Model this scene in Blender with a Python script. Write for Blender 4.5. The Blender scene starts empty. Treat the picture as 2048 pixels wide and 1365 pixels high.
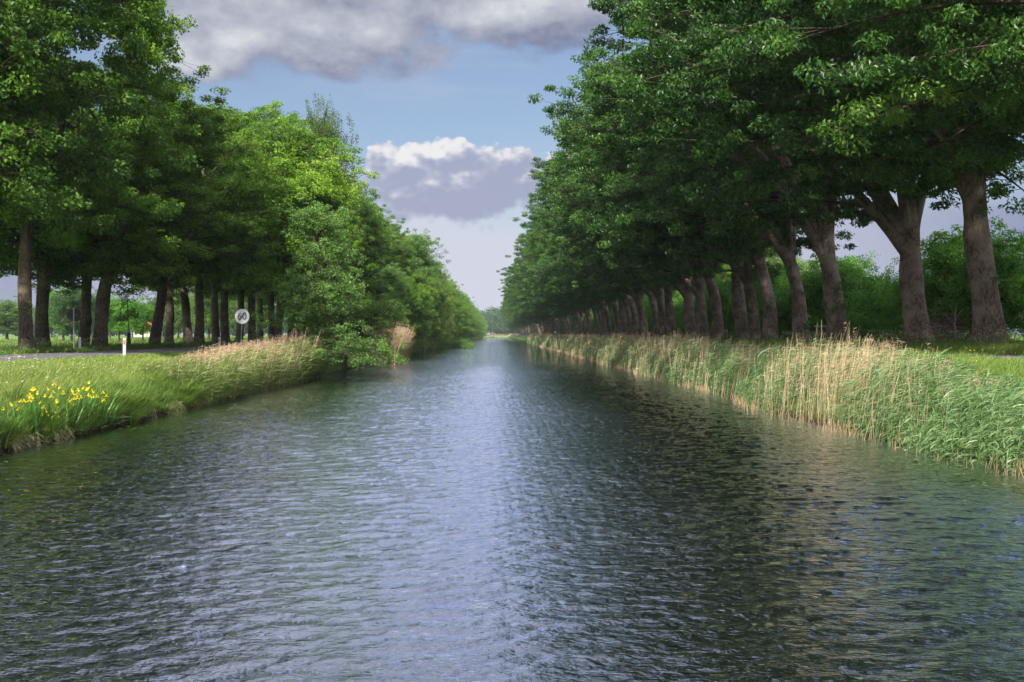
import bpy, math, random
import numpy as np
from mathutils import Vector

sc = bpy.context.scene
COL = sc.collection
R = math.radians
RNG = np.random.default_rng(7)
CAMZ = 2.6          # eye height over the water (z = 0)
ZL, ZR = 1.70, 1.85 # ground level of the road bank and of the path bank
F = 1991.0          # focal length in pixels of the 2048 px wide photo

FLAT = []
# ------------------------------------------------------------------ node helpers
def new_mat(name):
    m = bpy.data.materials.new(name); m.use_nodes = True
    nt = m.node_tree; nt.nodes.clear()
    return m, nt
def nd(nt, typ, **kw):
    n = nt.nodes.new(typ)
    for k, v in kw.items():
        if k.startswith('i_'):
            n.inputs[k[2:].replace('_', ' ')].default_value = v
        else: setattr(n, k, v)
    return n
def ln(nt, a, b): nt.links.new(a, b)
def sock(nt, v, s):
    if hasattr(v, 'is_output') or isinstance(v, bpy.types.NodeSocket): nt.links.new(v, s)
    else: s.default_value = v
def mth(nt, op, a, b=None, c=None, clamp=False):
    n = nt.nodes.new('ShaderNodeMath'); n.operation = op; n.use_clamp = clamp
    sock(nt, a, n.inputs[0])
    if b is not None: sock(nt, b, n.inputs[1])
    if c is not None: sock(nt, c, n.inputs[2])
    return n.outputs[0]
def mixc(nt, f, a, b):
    n = nt.nodes.new('ShaderNodeMix'); n.data_type = 'RGBA'
    sock(nt, f, n.inputs[0]); sock(nt, a, n.inputs[6]); sock(nt, b, n.inputs[7])
    return n.outputs[2]
def ramp(nt, fac, stops, interp='LINEAR'):
    n = nt.nodes.new('ShaderNodeValToRGB'); cr = n.color_ramp; cr.interpolation = interp
    while len(cr.elements) > 1: cr.elements.remove(cr.elements[-1])
    for i, (p, c) in enumerate(stops):
        e = cr.elements[0] if i == 0 else cr.elements.new(p)
        e.position = p; e.color = (*c, 1)
    sock(nt, fac, n.inputs[0])
    return n.outputs[0]
def noise(nt, vec, scale, detail=4, rough=.5, lac=2.0, dim='3D'):
    if nt in FLAT: dim = '2D'
    n = nt.nodes.new('ShaderNodeTexNoise'); n.noise_dimensions = dim
    n.inputs['Scale'].default_value = scale; n.inputs['Detail'].default_value = detail
    n.inputs['Roughness'].default_value = rough; n.inputs['Lacunarity'].default_value = lac
    if vec is not None: nt.links.new(vec, n.inputs['Vector'])
    return n.outputs['Fac']
def objcoord(nt, scale=(1, 1, 1)):
    t = nt.nodes.new('ShaderNodeTexCoord'); m = nt.nodes.new('ShaderNodeMapping')
    m.inputs['Scale'].default_value = scale
    nt.links.new(t.outputs['Object'], m.inputs['Vector'])
    return m.outputs[0]
def bsdf(nt, col, rough=.7, spec=.3, normal=None, **kw):
    p = nt.nodes.new('ShaderNodeBsdfPrincipled')
    sock(nt, col if not isinstance(col, tuple) else (*col, 1), p.inputs['Base Color'])
    sock(nt, rough, p.inputs['Roughness']); p.inputs['Specular IOR Level'].default_value = spec
    for k, v in kw.items(): p.inputs[k.replace('_', ' ')].default_value = v
    if normal is not None: nt.links.new(normal, p.inputs['Normal'])
    return p.outputs[0]
def out(nt, s):
    o = nt.nodes.new('ShaderNodeOutputMaterial'); nt.links.new(s, o.inputs['Surface'])
def bump(nt, h, strength, dist):
    b = nt.nodes.new('ShaderNodeBump'); b.inputs['Strength'].default_value = strength
    b.inputs['Distance'].default_value = dist; nt.links.new(h, b.inputs['Height'])
    return b.outputs[0]

def leaf_mat(name, stops, transl=.35, rough=.5, spec=.35, tcol=(1.3, 1.35, .7), var=.18):
    m, nt = new_mat(name)
    a = nd(nt, 'ShaderNodeAttribute', attribute_name='tone')
    oi = nt.nodes.new('ShaderNodeObjectInfo')
    f = mth(nt, 'ADD', a.outputs['Fac'], mth(nt, 'MULTIPLY', mth(nt, 'SUBTRACT', oi.outputs['Random'], .5), var), clamp=True)
    c = ramp(nt, f, stops)
    tc = nt.nodes.new('ShaderNodeMix'); tc.data_type = 'RGBA'; tc.blend_type = 'MULTIPLY'
    tc.inputs[0].default_value = 1; nt.links.new(c, tc.inputs[6]); tc.inputs[7].default_value = (*tcol, 1)
    p = bsdf(nt, c, rough, spec)
    t = nt.nodes.new('ShaderNodeBsdfTranslucent'); nt.links.new(tc.outputs[2], t.inputs['Color'])
    mx = nt.nodes.new('ShaderNodeMixShader'); mx.inputs[0].default_value = transl
    nt.links.new(p, mx.inputs[1]); nt.links.new(t.outputs[0], mx.inputs[2])
    out(nt, mx.outputs[0]); return m

def bark_mat(name, c1, c2, c3, sc_=20, bd=.04):
    m, nt = new_mat(name)
    v = objcoord(nt, (1, 1, .13)); v2 = objcoord(nt)
    n1 = noise(nt, v, sc_, 6, .6); n2 = noise(nt, v2, 1.3, 4, .55)
    vo = nt.nodes.new('ShaderNodeTexVoronoi'); vo.feature = 'DISTANCE_TO_EDGE'; vo.inputs['Scale'].default_value = sc_ * 1.1
    nt.links.new(v, vo.inputs['Vector'])
    fis = mth(nt, 'MINIMUM', mth(nt, 'MULTIPLY', vo.outputs['Distance'], 4.0), 1.0)
    h = mth(nt, 'ADD', mth(nt, 'MULTIPLY', fis, .6), n1)
    c = mixc(nt, mth(nt, 'MULTIPLY_ADD', h, 2.0, -1.1, clamp=True), (*c1, 1), (*c2, 1))
    c = mixc(nt, ramp(nt, n2, [(.45, (0, 0, 0)), (.68, (1, 1, 1))]), c, (*c3, 1))
    out(nt, bsdf(nt, c, .9, .15, bump(nt, h, .8, bd))); return m

M = {}
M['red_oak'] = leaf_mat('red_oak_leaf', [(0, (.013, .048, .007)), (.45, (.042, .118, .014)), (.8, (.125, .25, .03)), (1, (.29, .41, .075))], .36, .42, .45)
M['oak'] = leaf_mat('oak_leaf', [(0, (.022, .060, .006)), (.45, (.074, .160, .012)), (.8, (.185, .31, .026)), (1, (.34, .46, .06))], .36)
M['oak_light'] = leaf_mat('light_oak_leaf', [(0, (.034, .092, .008)), (.45, (.105, .22, .016)), (.8, (.24, .39, .030)), (1, (.37, .50, .06))], .4)
M['alder'] = leaf_mat('alder_leaf', [(0, (.050, .135, .018)), (.5, (.13, .26, .045)), (1, (.26, .40, .11))], .38, .42, .5)
M['birch'] = leaf_mat('birch_leaf', [(0, (.065, .12, .016)), (.5, (.13, .21, .03)), (1, (.22, .30, .06))], .42)
M['willow'] = leaf_mat('yellow_green_leaf', [(0, (.05, .11, .016)), (.5, (.12, .22, .035)), (1, (.25, .34, .07))], .4)
M['hedge'] = leaf_mat('hedge_leaf', [(0, (.045, .14, .016)), (.5, (.11, .28, .03)), (1, (.25, .44, .07))], .42)
M['farleaf'] = leaf_mat('distant_leaf', [(0, (.030, .080, .022)), (.5, (.060, .125, .035)), (1, (.10, .17, .06))], .25)
M['bark'] = bark_mat('oak_bark', (.070, .048, .037), (.265, .195, .155), (.31, .245, .20))
M['barkl'] = bark_mat('grey_oak_bark', (.050, .037, .030), (.175, .13, .105), (.17, .155, .10))
M['twig'] = bark_mat('thin_branch_bark', (.03, .02, .014), (.10, .07, .05), (.10, .08, .055), 14, .01)
M['birchbark'] = bark_mat('birch_bark', (.12, .10, .09), (.60, .58, .54), (.45, .42, .38), 5, .01)
def blade_mat(name, stops, transl=.3, rough=.5, spec=.3):
    return leaf_mat(name, stops, transl, rough, spec, (1.15, 1.2, .8), 0)
M['grass'] = blade_mat('grass_blade', [(0, (.045, .115, .016)), (.4, (.120, .205, .030)), (.75, (.23, .29, .060)), (.9, (.34, .35, .13)), (1, (.46, .40, .24))])
M['greenreed'] = blade_mat('green_reed', [(0, (.045, .120, .028)), (.5, (.135, .235, .075)), (.85, (.26, .36, .16)), (1, (.42, .49, .30))], .3, .4, .5)
M['leftreed'] = blade_mat('warm_green_reed', [(0, (.055, .120, .018)), (.5, (.15, .225, .045)), (.85, (.26, .32, .10)), (1, (.40, .42, .20))], .3, .4, .4)
M['dryreed'] = blade_mat('dry_reed', [(0, (.30, .205, .11)), (.5, (.52, .39, .235)), (1, (.70, .57, .40))], .25, .6, .2)
M['plume'] = blade_mat('reed_plume', [(0, (.22, .13, .085)), (.5, (.42, .28, .20)), (1, (.58, .44, .33))], .35, .8, .1)
M['iris'] = blade_mat('iris_leaf', [(0, (.04, .14, .02)), (.5, (.09, .24, .04)), (1, (.18, .34, .07))], .3, .4, .4)
M['petal'] = blade_mat('iris_petal', [(0, (.72, .48, .01)), (1, (.88, .70, .03))], .35, .5, .2)
M['parsley'] = blade_mat('cow_parsley', [(0, (.05, .12, .02)), (.6, (.18, .26, .07)), (.61, (.45, .45, .26)), (1, (.62, .60, .42))], .3)

def ground_mat():
    m, nt = new_mat('meadow_ground')
    v = objcoord(nt)
    n1 = noise(nt, v, .35, 6, .6); n2 = noise(nt, v, 6, 5, .65); n3 = noise(nt, v, .02, 3, .5)
    c = mixc(nt, ramp(nt, n1, [(.35, (0, 0, 0)), (.65, (1, 1, 1))]), (.060, .120, .018, 1), (.14, .19, .040, 1))
    c = mixc(nt, ramp(nt, n2, [(.5, (0, 0, 0)), (.75, (1, 1, 1))]), c, (.15, .14, .06, 1))
    c = mixc(nt, ramp(nt, n3, [(.4, (0, 0, 0)), (.6, (1, 1, 1))]), c, (.13, .23, .045, 1))
    # bare mud close to and under the water line
    g = nt.nodes.new('ShaderNodeNewGeometry'); sp = nt.nodes.new('ShaderNodeSeparateXYZ')
    nt.links.new(g.outputs['Position'], sp.inputs[0])
    mud = mth(nt, 'MULTIPLY_ADD', sp.outputs[2], -3.0, 1.2, clamp=True)
    c = mixc(nt, mud, c, (.045, .032, .018, 1))
    out(nt, bsdf(nt, c, .95, .1, bump(nt, n2, .6, .08))); return m
M['ground'] = ground_mat()
def asphalt(name, base):
    m, nt = new_mat(name)
    v = objcoord(nt); n1 = noise(nt, v, 60, 3, .7); n2 = noise(nt, v, .6, 5, .6)
    c = mixc(nt, n2, (*[b * .75 for b in base], 1), (*[b * 1.25 for b in base], 1))
    c = mixc(nt, ramp(nt, n1, [(.5, (0, 0, 0)), (.8, (1, 1, 1))]), c, (*[b * 1.8 for b in base], 1))
    out(nt, bsdf(nt, c, .85, .3, bump(nt, n1, .3, .01))); return m
M['asphalt'] = asphalt('asphalt', (.105, .098, .105))
M['path'] = asphalt('path_asphalt', (.135, .115, .12))
def paint(name, col, rough=.5, spec=.4, wear=.15, metallic=0):
    m, nt = new_mat(name)
    v = objcoord(nt); n = noise(nt, v, 9, 5, .65)
    c = mixc(nt, mth(nt, 'MULTIPLY', ramp(nt, n, [(.45, (0, 0, 0)), (.75, (1, 1, 1))]), wear * 3, clamp=True), (*col, 1), (*[x * .55 + .02 for x in col], 1))
    out(nt, bsdf(nt, c, rough, spec, Metallic=metallic)); return m
M['white'] = paint('white_paint', (.60, .59, .56))
M['roadpaint'] = paint('road_paint', (.62, .62, .60), .7, .2, .25)
M['signwhite'] = paint('sign_face', (.86, .86, .85), .4, .4, .06)
M['signgrey'] = paint('sign_grey_digits', (.18, .18, .19), .5, .3, .05)
M['signblack'] = paint('sign_black', (.025, .025, .028), .5, .3, .05)
M['signback'] = paint('sign_back', (.035, .04, .045), .6, .3, .1)
M['red'] = paint('red_reflector', (.60, .03, .03), .3, .5, .05)
M['redrim'] = paint('sign_rim', (.28, .03, .025), .5, .4, .05)
M['steel'] = paint('galvanised_steel', (.32, .34, .36), .45, .5, .15, .6)
M['wood'] = paint('weathered_wood', (.36, .28, .21), .85, .1, .3)
M['black'] = paint('black_plastic', (.02, .02, .02), .5, .4, .05)
M['deadwood'] = paint('dead_branches', (.27, .185, .165), .9, .1, .3)
M['paledead'] = paint('pale_dead_wood', (.40, .36, .32), .85, .1, .3)
M['brick'] = paint('house_wall', (.55, .50, .46), .9, .1, .2)
M['roof'] = paint('roof_tiles', (.38, .10, .06), .85, .1, .2)
M['skin'] = paint('skin', (.50, .32, .24), .6, .3, .05)
M['blue'] = paint('blue_cloth', (.05, .16, .50), .9, .1, .1)
M['whitecloth'] = paint('white_cloth', (.75, .75, .76), .9, .1, .1)
M['darkcloth'] = paint('dark_cloth', (.03, .035, .05), .9, .1, .1)
M['hair'] = paint('hair', (.06, .035, .02), .8, .2, .1)
M['rust'] = paint('brown_bridge_paint', (.20, .085, .06), .8, .2, .3)
M['lily'] = blade_mat('floating_leaf', [(0, (.06, .15, .03)), (1, (.22, .30, .08))], .1)

def water_mat():
    m, nt = new_mat('canal_water')
    v = objcoord(nt, (.6, 1, 1))
    big = noise(nt, v, 2.4, 2, .5); mid = noise(nt, v, 9.0, 3, .55); fine = noise(nt, v, 26.0, 3, .6)
    gust = ramp(nt, noise(nt, objcoord(nt, (.25, .12, 1)), .35, 3, .6), [(.3, (.45, .45, .45)), (.7, (1, 1, 1))])
    h = mth(nt, 'ADD', mth(nt, 'MULTIPLY', mid, .55), mth(nt, 'MULTIPLY', fine, .20))
    h = mth(nt, 'ADD', mth(nt, 'MULTIPLY', h, gust), mth(nt, 'MULTIPLY', big, .5))
    nrm = bump(nt, h, 1.0, .062)
    murk = bsdf(nt, (.006, .007, .005), .9, 0, nrm)
    gl = nt.nodes.new('ShaderNodeBsdfGlossy'); gl.inputs['Roughness'].default_value = .02
    gl.inputs['Color'].default_value = (.84, .87, 1, 1); nt.links.new(nrm, gl.inputs['Normal'])
    fr = nt.nodes.new('ShaderNodeFresnel'); fr.inputs['IOR'].default_value = 1.38
    nt.links.new(nrm, fr.inputs['Normal'])
    mx = nt.nodes.new('ShaderNodeMixShader'); nt.links.new(mth(nt, 'MULTIPLY', fr.outputs[0], 3.4, clamp=True), mx.inputs[0])
    nt.links.new(murk, mx.inputs[1]); nt.links.new(gl.outputs[0], mx.inputs[2])
    out(nt, mx.outputs[0]); return m
M['water'] = water_mat()

# ------------------------------------------------------------------ mesh helpers (numpy, quads only)
def nrm(a): return a / np.maximum(np.linalg.norm(a, axis=-1, keepdims=True), 1e-9)
class MB:
    def __init__(s): s.v = []; s.q = []; s.t = []; s.m = []; s.n = 0
    def add(s, V, Q, tone=None, mi=0):
        V = np.asarray(V, float).reshape(-1, 3); Q = np.asarray(Q, int).reshape(-1, 4)
        s.v.append(V); s.q.append(Q + s.n); s.n += len(V)
        if tone is None: tone = .5
        s.t.append(np.broadcast_to(np.asarray(tone, float), (len(Q),)) if np.ndim(tone) == 0 else np.asarray(tone, float))
        s.m.append(np.full(len(Q), mi))
        return s
    def build(s, name, mats, parent=None, smooth=False, loc=None):
        me = bpy.data.meshes.new(name)
        V = np.concatenate(s.v); Q = np.concatenate(s.q); T = np.clip(np.concatenate(s.t), 0, 1); MI = np.concatenate(s.m)
        me.vertices.add(len(V)); me.vertices.foreach_set('co', V.astype(np.float32).ravel())
        me.loops.add(Q.size); me.loops.foreach_set('vertex_index', Q.astype(np.int32).ravel())
        me.polygons.add(len(Q)); me.polygons.foreach_set('loop_start', np.arange(0, Q.size, 4, dtype=np.int32))
        if not isinstance(mats, (list, tuple)): mats = [mats]
        for m in mats: me.materials.append(m)
        if len(mats) > 1: me.polygons.foreach_set('material_index', MI.astype(np.int32))
        me.polygons.foreach_set('use_smooth', np.full(len(Q), smooth))
        a = me.attributes.new('tone', 'FLOAT', 'FACE'); a.data.foreach_set('value', T.astype(np.float32))
        me.update(calc_edges=True)
        o = bpy.data.objects.new(name, me); COL.objects.link(o)
        if parent is not None: o.parent = parent
        if loc is not None: o.location = loc
        return o

def tube_arrays(path, rad, sides=8, lobes=None):
    path = np.asarray(path, float); rad = np.asarray(rad, float); k = len(path)
    T = nrm(np.gradient(path, axis=0))
    ref = np.array([1., 0, 0]) if abs(T[0][0]) < .8 else np.array([0, 1., 0])
    U = np.zeros_like(path); u = nrm(ref - T[0] * ref.dot(T[0]))
    for i in range(k):
        u = nrm(u - T[i] * u.dot(T[i])); U[i] = u
    W = np.cross(T, U)
    a = np.arange(sides) / sides * 2 * np.pi
    rr = rad[:, None] * (np.ones((k, sides)) if lobes is None else lobes)
    V = path[:, None] + rr[..., None] * (np.cos(a)[None, :, None] * U[:, None] + np.sin(a)[None, :, None] * W[:, None])
    i = np.arange(k - 1)[:, None] * sides; j = np.arange(sides)[None]; j2 = (j + 1) % sides
    Q = np.stack([i + j, i + j2, i + j2 + sides, i + j + sides], -1).reshape(-1, 4)
    return V.reshape(-1, 3), Q
def bez(a, b, c, k):
    t = np.linspace(0, 1, k)[:, None]
    return (1 - t) ** 2 * a + 2 * t * (1 - t) * b + t * t * c
def sticks(A, B, r0, r1, sides=3):
    A = np.asarray(A, float); B = np.asarray(B, float); n = len(A)
    D = nrm(B - A); X = nrm(np.cross(D, np.where(np.abs(D[:, 2:3]) > .9, [[1., 0, 0]], [[0, 0, 1.]]))); Y = np.cross(D, X)
    r0 = np.broadcast_to(r0, (n,)); r1 = np.broadcast_to(r1, (n,))
    a = np.arange(sides) / sides * 2 * np.pi
    off = np.cos(a)[None, :, None] * X[:, None] + np.sin(a)[None, :, None] * Y[:, None]
    V = np.concatenate([A[:, None] + off * r0[:, None, None], B[:, None] + off * r1[:, None, None]], 1)
    j = np.arange(sides); j2 = (j + 1) % sides
    Q = np.stack([j, j2, j2 + sides, j + sides], -1)[None] + np.arange(n)[:, None, None] * 2 * sides
    return V.reshape(-1, 3), Q.reshape(-1, 4)
def kites(P, D, N, L, W, fold=.15):
    D = nrm(D); S = nrm(np.cross(D, N)); N = np.cross(S, D)
    L = np.broadcast_to(L, (len(P),))[:, None]; W = np.broadcast_to(W, (len(P),))[:, None]
    m = P - D * L * .06
    V = np.stack([P - D * L / 2, m + S * W / 2 + N * W * fold, P + D * L / 2 - N * L * fold, m - S * W / 2 + N * W * fold], 1)
    Q = np.arange(len(P) * 4).reshape(-1, 4)
    return V.reshape(-1, 3), Q
def ribbons(P, D, B, L, W, S, prof=(1, .9, .6, .06), ts=(0, .38, .74, 1)):
    """curved tapering blades: P base, D start direction, B bend vector, S width direction"""
    n = len(P); L = np.broadcast_to(L, (n,)); W = np.broadcast_to(W, (n,)); k = len(ts)
    V = np.zeros((n, k, 2, 3))
    for i, (t, p) in enumerate(zip(ts, prof)):
        c = P + D * (L * t)[:, None] + B * (L * t * t)[:, None]
        V[:, i, 0] = c - S * (W * p / 2)[:, None]; V[:, i, 1] = c + S * (W * p / 2)[:, None]
    b = np.arange(n)[:, None, None] * (2 * k); i = np.arange(k - 1)[None, :, None] * 2
    Q = b + i + np.array([0, 1, 3, 2])[None, None]
    return V.reshape(-1, 3), Q.reshape(-1, 4)
def box(c, s, rz=0.0, taper=1.0):
    c = np.array(c, float); s = np.array(s, float) / 2
    V = np.array([[x, y, z] for z in (-1, 1) for (x, y) in ((-1, -1), (1, -1), (1, 1), (-1, 1))], float)
    V[4:, :2] *= taper; V *= s
    ca, sa = math.cos(rz), math.sin(rz)
    V = np.stack([V[:, 0] * ca - V[:, 1] * sa, V[:, 0] * sa + V[:, 1] * ca, V[:, 2]], 1) + c
    Q = [[0, 3, 2, 1], [4, 5, 6, 7], [0, 1, 5, 4], [1, 2, 6, 5], [2, 3, 7, 6], [3, 0, 4, 7]]
    return V, Q
def tag(o, label=None, cat=None, group=None, kind=None):
    if label: o['label'] = label
    if cat: o['category'] = cat
    if group: o['group'] = group
    if kind: o['kind'] = kind
    return o
def empty(name, loc, label, cat, group=None, rz=0, scale=1):
    o = bpy.data.objects.new(name, None); COL.objects.link(o)
    o.empty_display_size = .3
    o.location = loc; o.rotation_euler = (0, 0, rz)
    o.scale = scale if isinstance(scale, tuple) else (scale,) * 3
    return tag(o, label, cat, group)
def copy_tree(root, loc, rz=0, scale=1, label=None, group=None):
    r = root.copy(); COL.objects.link(r)
    r.location = loc; r.rotation_euler = (0, 0, rz); r.scale = scale if isinstance(scale, tuple) else (scale,) * 3
    if label: r['label'] = label
    if group: r['group'] = group
    for ch in list(root.children):
        if ch.name.startswith('sawn_knot'): continue
        c = ch.copy(); COL.objects.link(c); c.parent = r
        for g in ch.children:
            d = g.copy(); COL.objects.link(d); d.parent = c
    return r

# smooth pseudo noise for placing and shoreline
def wob(y, s=0.0):
    return (np.sin(y * .23 + s) + .6 * np.sin(y * .61 + 2.1 * s + 1) + .35 * np.sin(y * 1.7 + 3.3 * s) + .2 * np.sin(y * 4.1 + s)) / 2.15
def shoreL(y): return -10.75 + .28 * wob(y, 1.0) * np.clip((np.asarray(y, float) + 20) / 60, .3, 1)
def shoreR(y): return 9.75 + .35 * wob(y, 4.0) - .5 * np.exp(-((np.asarray(y, float) - 30) / 6) ** 2)
def gz(x, y):
    """height of the ground"""
    x = np.asarray(x, float); y = np.asarray(y, float)
    sl, sr = shoreL(y), shoreR(y)
    dl = sl - x; dr = x - sr
    zl = np.interp(dl, [-3, -.6, -.05, .35, 1.2, 3.0, 4.4, 12, 40], [-1.6, -.6, -.12, .42, .85, 1.38, ZL - .02, ZL, ZL - .25])
    zr = np.interp(dr, [-3, -.8, -.1, .5, 1.6, 3.3, 4.3, 7.9, 9.5, 11.5, 14, 40], [-1.6, -.6, -.15, .30, 1.0, 1.72, ZR - .01, ZR, ZR + .16, ZR + .24, ZR + .1, ZR])
    z = np.where(x < 0, zl, zr)
    return z

# ------------------------------------------------------------------ setting: ground, water, road, path
def grid_obj(name, xs, ys, zf, mat, kind='structure'):
    X, Y = np.meshgrid(xs, ys); Z = zf(X, Y)
    V = np.stack([X, Y, Z], -1).reshape(-1, 3); nx = len(xs)
    i = np.arange(len(ys) - 1)[:, None] * nx; j = np.arange(nx - 1)[None]
    Q = np.stack([i + j, i + j + 1, i + j + 1 + nx, i + j + nx], -1).reshape(-1, 4)
    o = MB().add(V, Q).build(name, mat, smooth=True)
    return tag(o, kind=kind)
ys = np.concatenate([np.arange(-60, 0, 3.), np.arange(0, 120, .6), np.arange(120, 400, 3.), np.arange(400, 905, 15.)])
ye = np.array([915., 1000, 1300, 2000, 4000])
xc = np.concatenate([[-3000, -1500, -700, -300, -150, -90, -60, -45, -35, -28, -24], np.arange(-22, -15.5, 1.), np.arange(-15.5, -13.6, .5), np.arange(-13.6, -9, .2),
                     np.arange(-8.5, 8, 2.), np.arange(8.2, 14.4, .2), np.arange(14.5, 24, .7), [26, 30, 40, 60, 90, 150, 300, 700, 1500, 3000]])
ysall = np.concatenate([ys, ye])
def zground(X, Y):
    Z = gz(X, Y) + .04 * wob(X * 3 + Y, 2) * (np.abs(X) > 10.5) * ((np.abs(X + 18.1) > 3.2) & (np.abs(X - 16) > 2.2))
    return np.where(Y > 905, ZL + .02, Z)
grid_obj('ground', xc, ysall, zground, M['ground'])
def waves(X, Y):
    """wind ripples: many short crossing wave trains"""
    g = np.random.default_rng(77); Z = 0 * X
    gust = .62 + .38 * wob(Y * .16 + X * .09, 1.5) * wob(X * .35 - Y * .05, 3.1)
    for k in range(64):
        lam = .115 * (.72 / .115) ** (g.random() ** 1.2); th = R(-78) + g.normal(0, .55)
        kx, ky = math.cos(th) * 6.283 / lam, math.sin(th) * 6.283 / lam
        amp = .0032 * lam ** .66
        ph = kx * X + ky * Y + g.uniform(0, 6.28) + .6 * np.sin(X * .9 + k) * np.cos(Y * .7 + 2 * k)
        Z += amp * (np.sin(ph) + .28 * np.sin(2 * ph + 1.57))
    return Z * gust * np.clip((95 - Y) / 35, 0, 1) * np.clip((Y + 1) / 4, 0, 1)
yw = [-60, -20, -4]
while yw[-1] < 95: yw.append(yw[-1] + (.035 + .0022 * max(yw[-1], 0)))
yw += [100, 140, 200, 300, 450, 650, 908]
grid_obj('canal_water', np.linspace(-12.2, 12.2, 641), np.array(yw, float), waves, M['water'])
yr = np.concatenate([np.arange(-60, 120, 4.), np.arange(120, 905, 12.)])
grid_obj('road', np.array([-20.5, -18.1, -15.7]), yr, lambda X, Y: ZL + .045 + 0 * X, M['asphalt'])
grid_obj('cycle_path', np.array([14.6, 16.1, 17.5]), yr, lambda X, Y: ZR + .045 + 0 * X, M['path'])
mk = MB()
for i in range(-8, 120):
    y0 = 36.6 + i * 5.25
    if y0 > 640: break
    mk.add([[-18.16, y0, ZL + .05], [-18.04, y0, ZL + .05], [-18.04, y0 + 1.9, ZL + .05], [-18.16, y0 + 1.9, ZL + .05]], [[0, 1, 2, 3]])
tag(mk.build('road_markings', M['roadpaint']), kind='structure')

# ------------------------------------------------------------------ trees
def gen_tree(seed, r0=.45, hf=5.2, lean=(0, 0), center=(0, 0, 11), radii=(7, 6, 8), zmin=4.5, limbs=5, boughs=44, cpb=20, lpc=75,
             leaf=(.21, .15), droop=.25, cs=(.56, .28), spread=(.85, .38), leader=.7, canal=0, extra=(), ivy=0, hang=0, sides=22, flare=1.0, inner=.15,
             stems=1, tonebase=.42, side_low=0):
    g = np.random.default_rng(seed)
    c = np.array(center, float); rd = np.array(radii, float)
    tr = MB(); br = []
    lean3 = np.array([lean[0], lean[1], 0.])
    def trunk(base, top_h, r, lead_to, lean3):
        nz = max(6, int((top_h + .3) / .3)); z = np.linspace(-.35, top_h, nz); t = np.clip(z, 0, None) / top_h
        path = base + np.stack([lean3[0] * t ** 1.6 + .10 * r0 / .5 * np.sin(z * .8 + seed), lean3[1] * t ** 1.6 + .06 * np.sin(z * .6 + seed * 2), z], 1)
        rad = r * (1 - .22 * t) + r * .42 * flare * np.exp(-np.clip(z, 0, None) / .55)
        a = np.arange(sides) / sides * 2 * np.pi
        lob = 1 + (.13 * flare * np.sin(a * 5 + seed)[None] + .08 * np.sin(a * 3 + seed * 1.7)[None]) * (np.exp(-np.clip(z, 0, None) / .9)[:, None] * .9 + .18) \
            + .05 * np.sin(z[:, None] * 1.9 + a[None] * 2 + seed) + .02 * g.standard_normal((nz, sides))
        # leader continues out of the trunk
        k = 12; a0 = path[-1]; lp = bez(a0, a0 + np.array([lean3[0] * .5, lean3[1] * .5, (lead_to[2] - a0[2]) * .45]), lead_to, k)[1:]
        lp = lp + g.normal(0, .12, lp.shape) * np.linspace(.3, 1, k - 1)[:, None]
        lr = np.linspace(rad[-1] * .86, .07, k - 1) ** 1.0
        P = np.concatenate([path, lp]); Rr = np.concatenate([rad, lr])
        L = np.concatenate([lob, np.ones((k - 1, sides))])
        tr.add(*tube_arrays(P, Rr, sides, L), tone=.5)
        return path, rad, lp, lr
    for s_ in range(stems):
        if stems == 1: base = np.zeros(3); ln3 = lean3; rr = r0
        else:
            an = s_ / stems * 6.28 + seed; base = np.array([math.cos(an), math.sin(an), 0]) * r0 * 2.2
            ln3 = lean3 + np.array([math.cos(an), math.sin(an), 0]) * hf * .22; rr = r0 * g.uniform(.6, 1)
        lead = np.array([c[0] * leader + ln3[0] * .3, c[1] * leader + ln3[1] * .3, c[2] + rd[2] * .72])
        path, rad, lp, lr = trunk(base, hf, rr, lead, ln3)
        br.append((lp, lr))
        a_off = g.uniform(0, 6.28)
        for i in range(limbs):
            if canal and i < 2:   # heavy limbs reaching over the water
                an = math.pi + (.35 if i else -.35) + g.normal(0, .15) if canal < 0 else (.35 if i else -.35) + g.normal(0, .15)
                el = g.uniform(.15, .45); fr = g.uniform(.62, .8)
            else:
                an = a_off + i / limbs * 6.28 + g.normal(0, .3); el = g.uniform(.0, .9); fr = g.uniform(.5, .72)
            T = c + rd * fr * np.array([math.cos(an) * math.cos(el), math.sin(an) * math.cos(el), math.sin(el)])
            T[2] = max(T[2], zmin + 1)
            i0 = min(len(path) - 1, int(len(path) * g.uniform(.86, 1.0)))
            s0 = path[i0]; mid = s0 + (T - s0) * np.array([.35, .35, .62]) + g.normal(0, .3, 3)
            k = 11; lp2 = bez(s0, mid, T, k) + g.normal(0, .10, (k, 3)) * np.linspace(0, 1, k)[:, None]
            lr2 = rad[i0] * g.uniform(.46, .66) * np.linspace(1, .16, k) ** .9
            lr2[0] *= 1.25
            tr.add(*tube_arrays(lp2, lr2, 9), tone=.5); br.append((lp2[2:], lr2[2:]))
    PP = np.concatenate([b[0] for b in br]); PR = np.concatenate([b[1] for b in br])
    # bough targets over the crown envelope
    tg = []
    ph = g.uniform(0, 6.28, 6)
    while len(tg) < boughs:
        d = nrm(g.normal(0, 1, 3)); lobe = 1 + .10 * math.sin(3 * math.atan2(d[1], d[0]) + ph[0]) + .08 * math.sin(5 * d[2] + ph[1])
        fr = g.uniform(.35, .75) if g.random() < inner else g.uniform(.80, .97)
        T = c + rd * d * fr * lobe
        if T[2] < zmin + g.uniform(-.9, 1.5) - side_low * min(1, max(0, -np.sign(canal) * -(T[0]) / 8)): continue
        if tg and min(np.linalg.norm(T - x) for x in tg) < 1.0 * (rd.prod() ** (1 / 3)) / 7: continue
        tg.append(T)
    for e in extra: tg.append(np.array(e, float))
    C = []; CT = []; TA = []; TB = []
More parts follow.
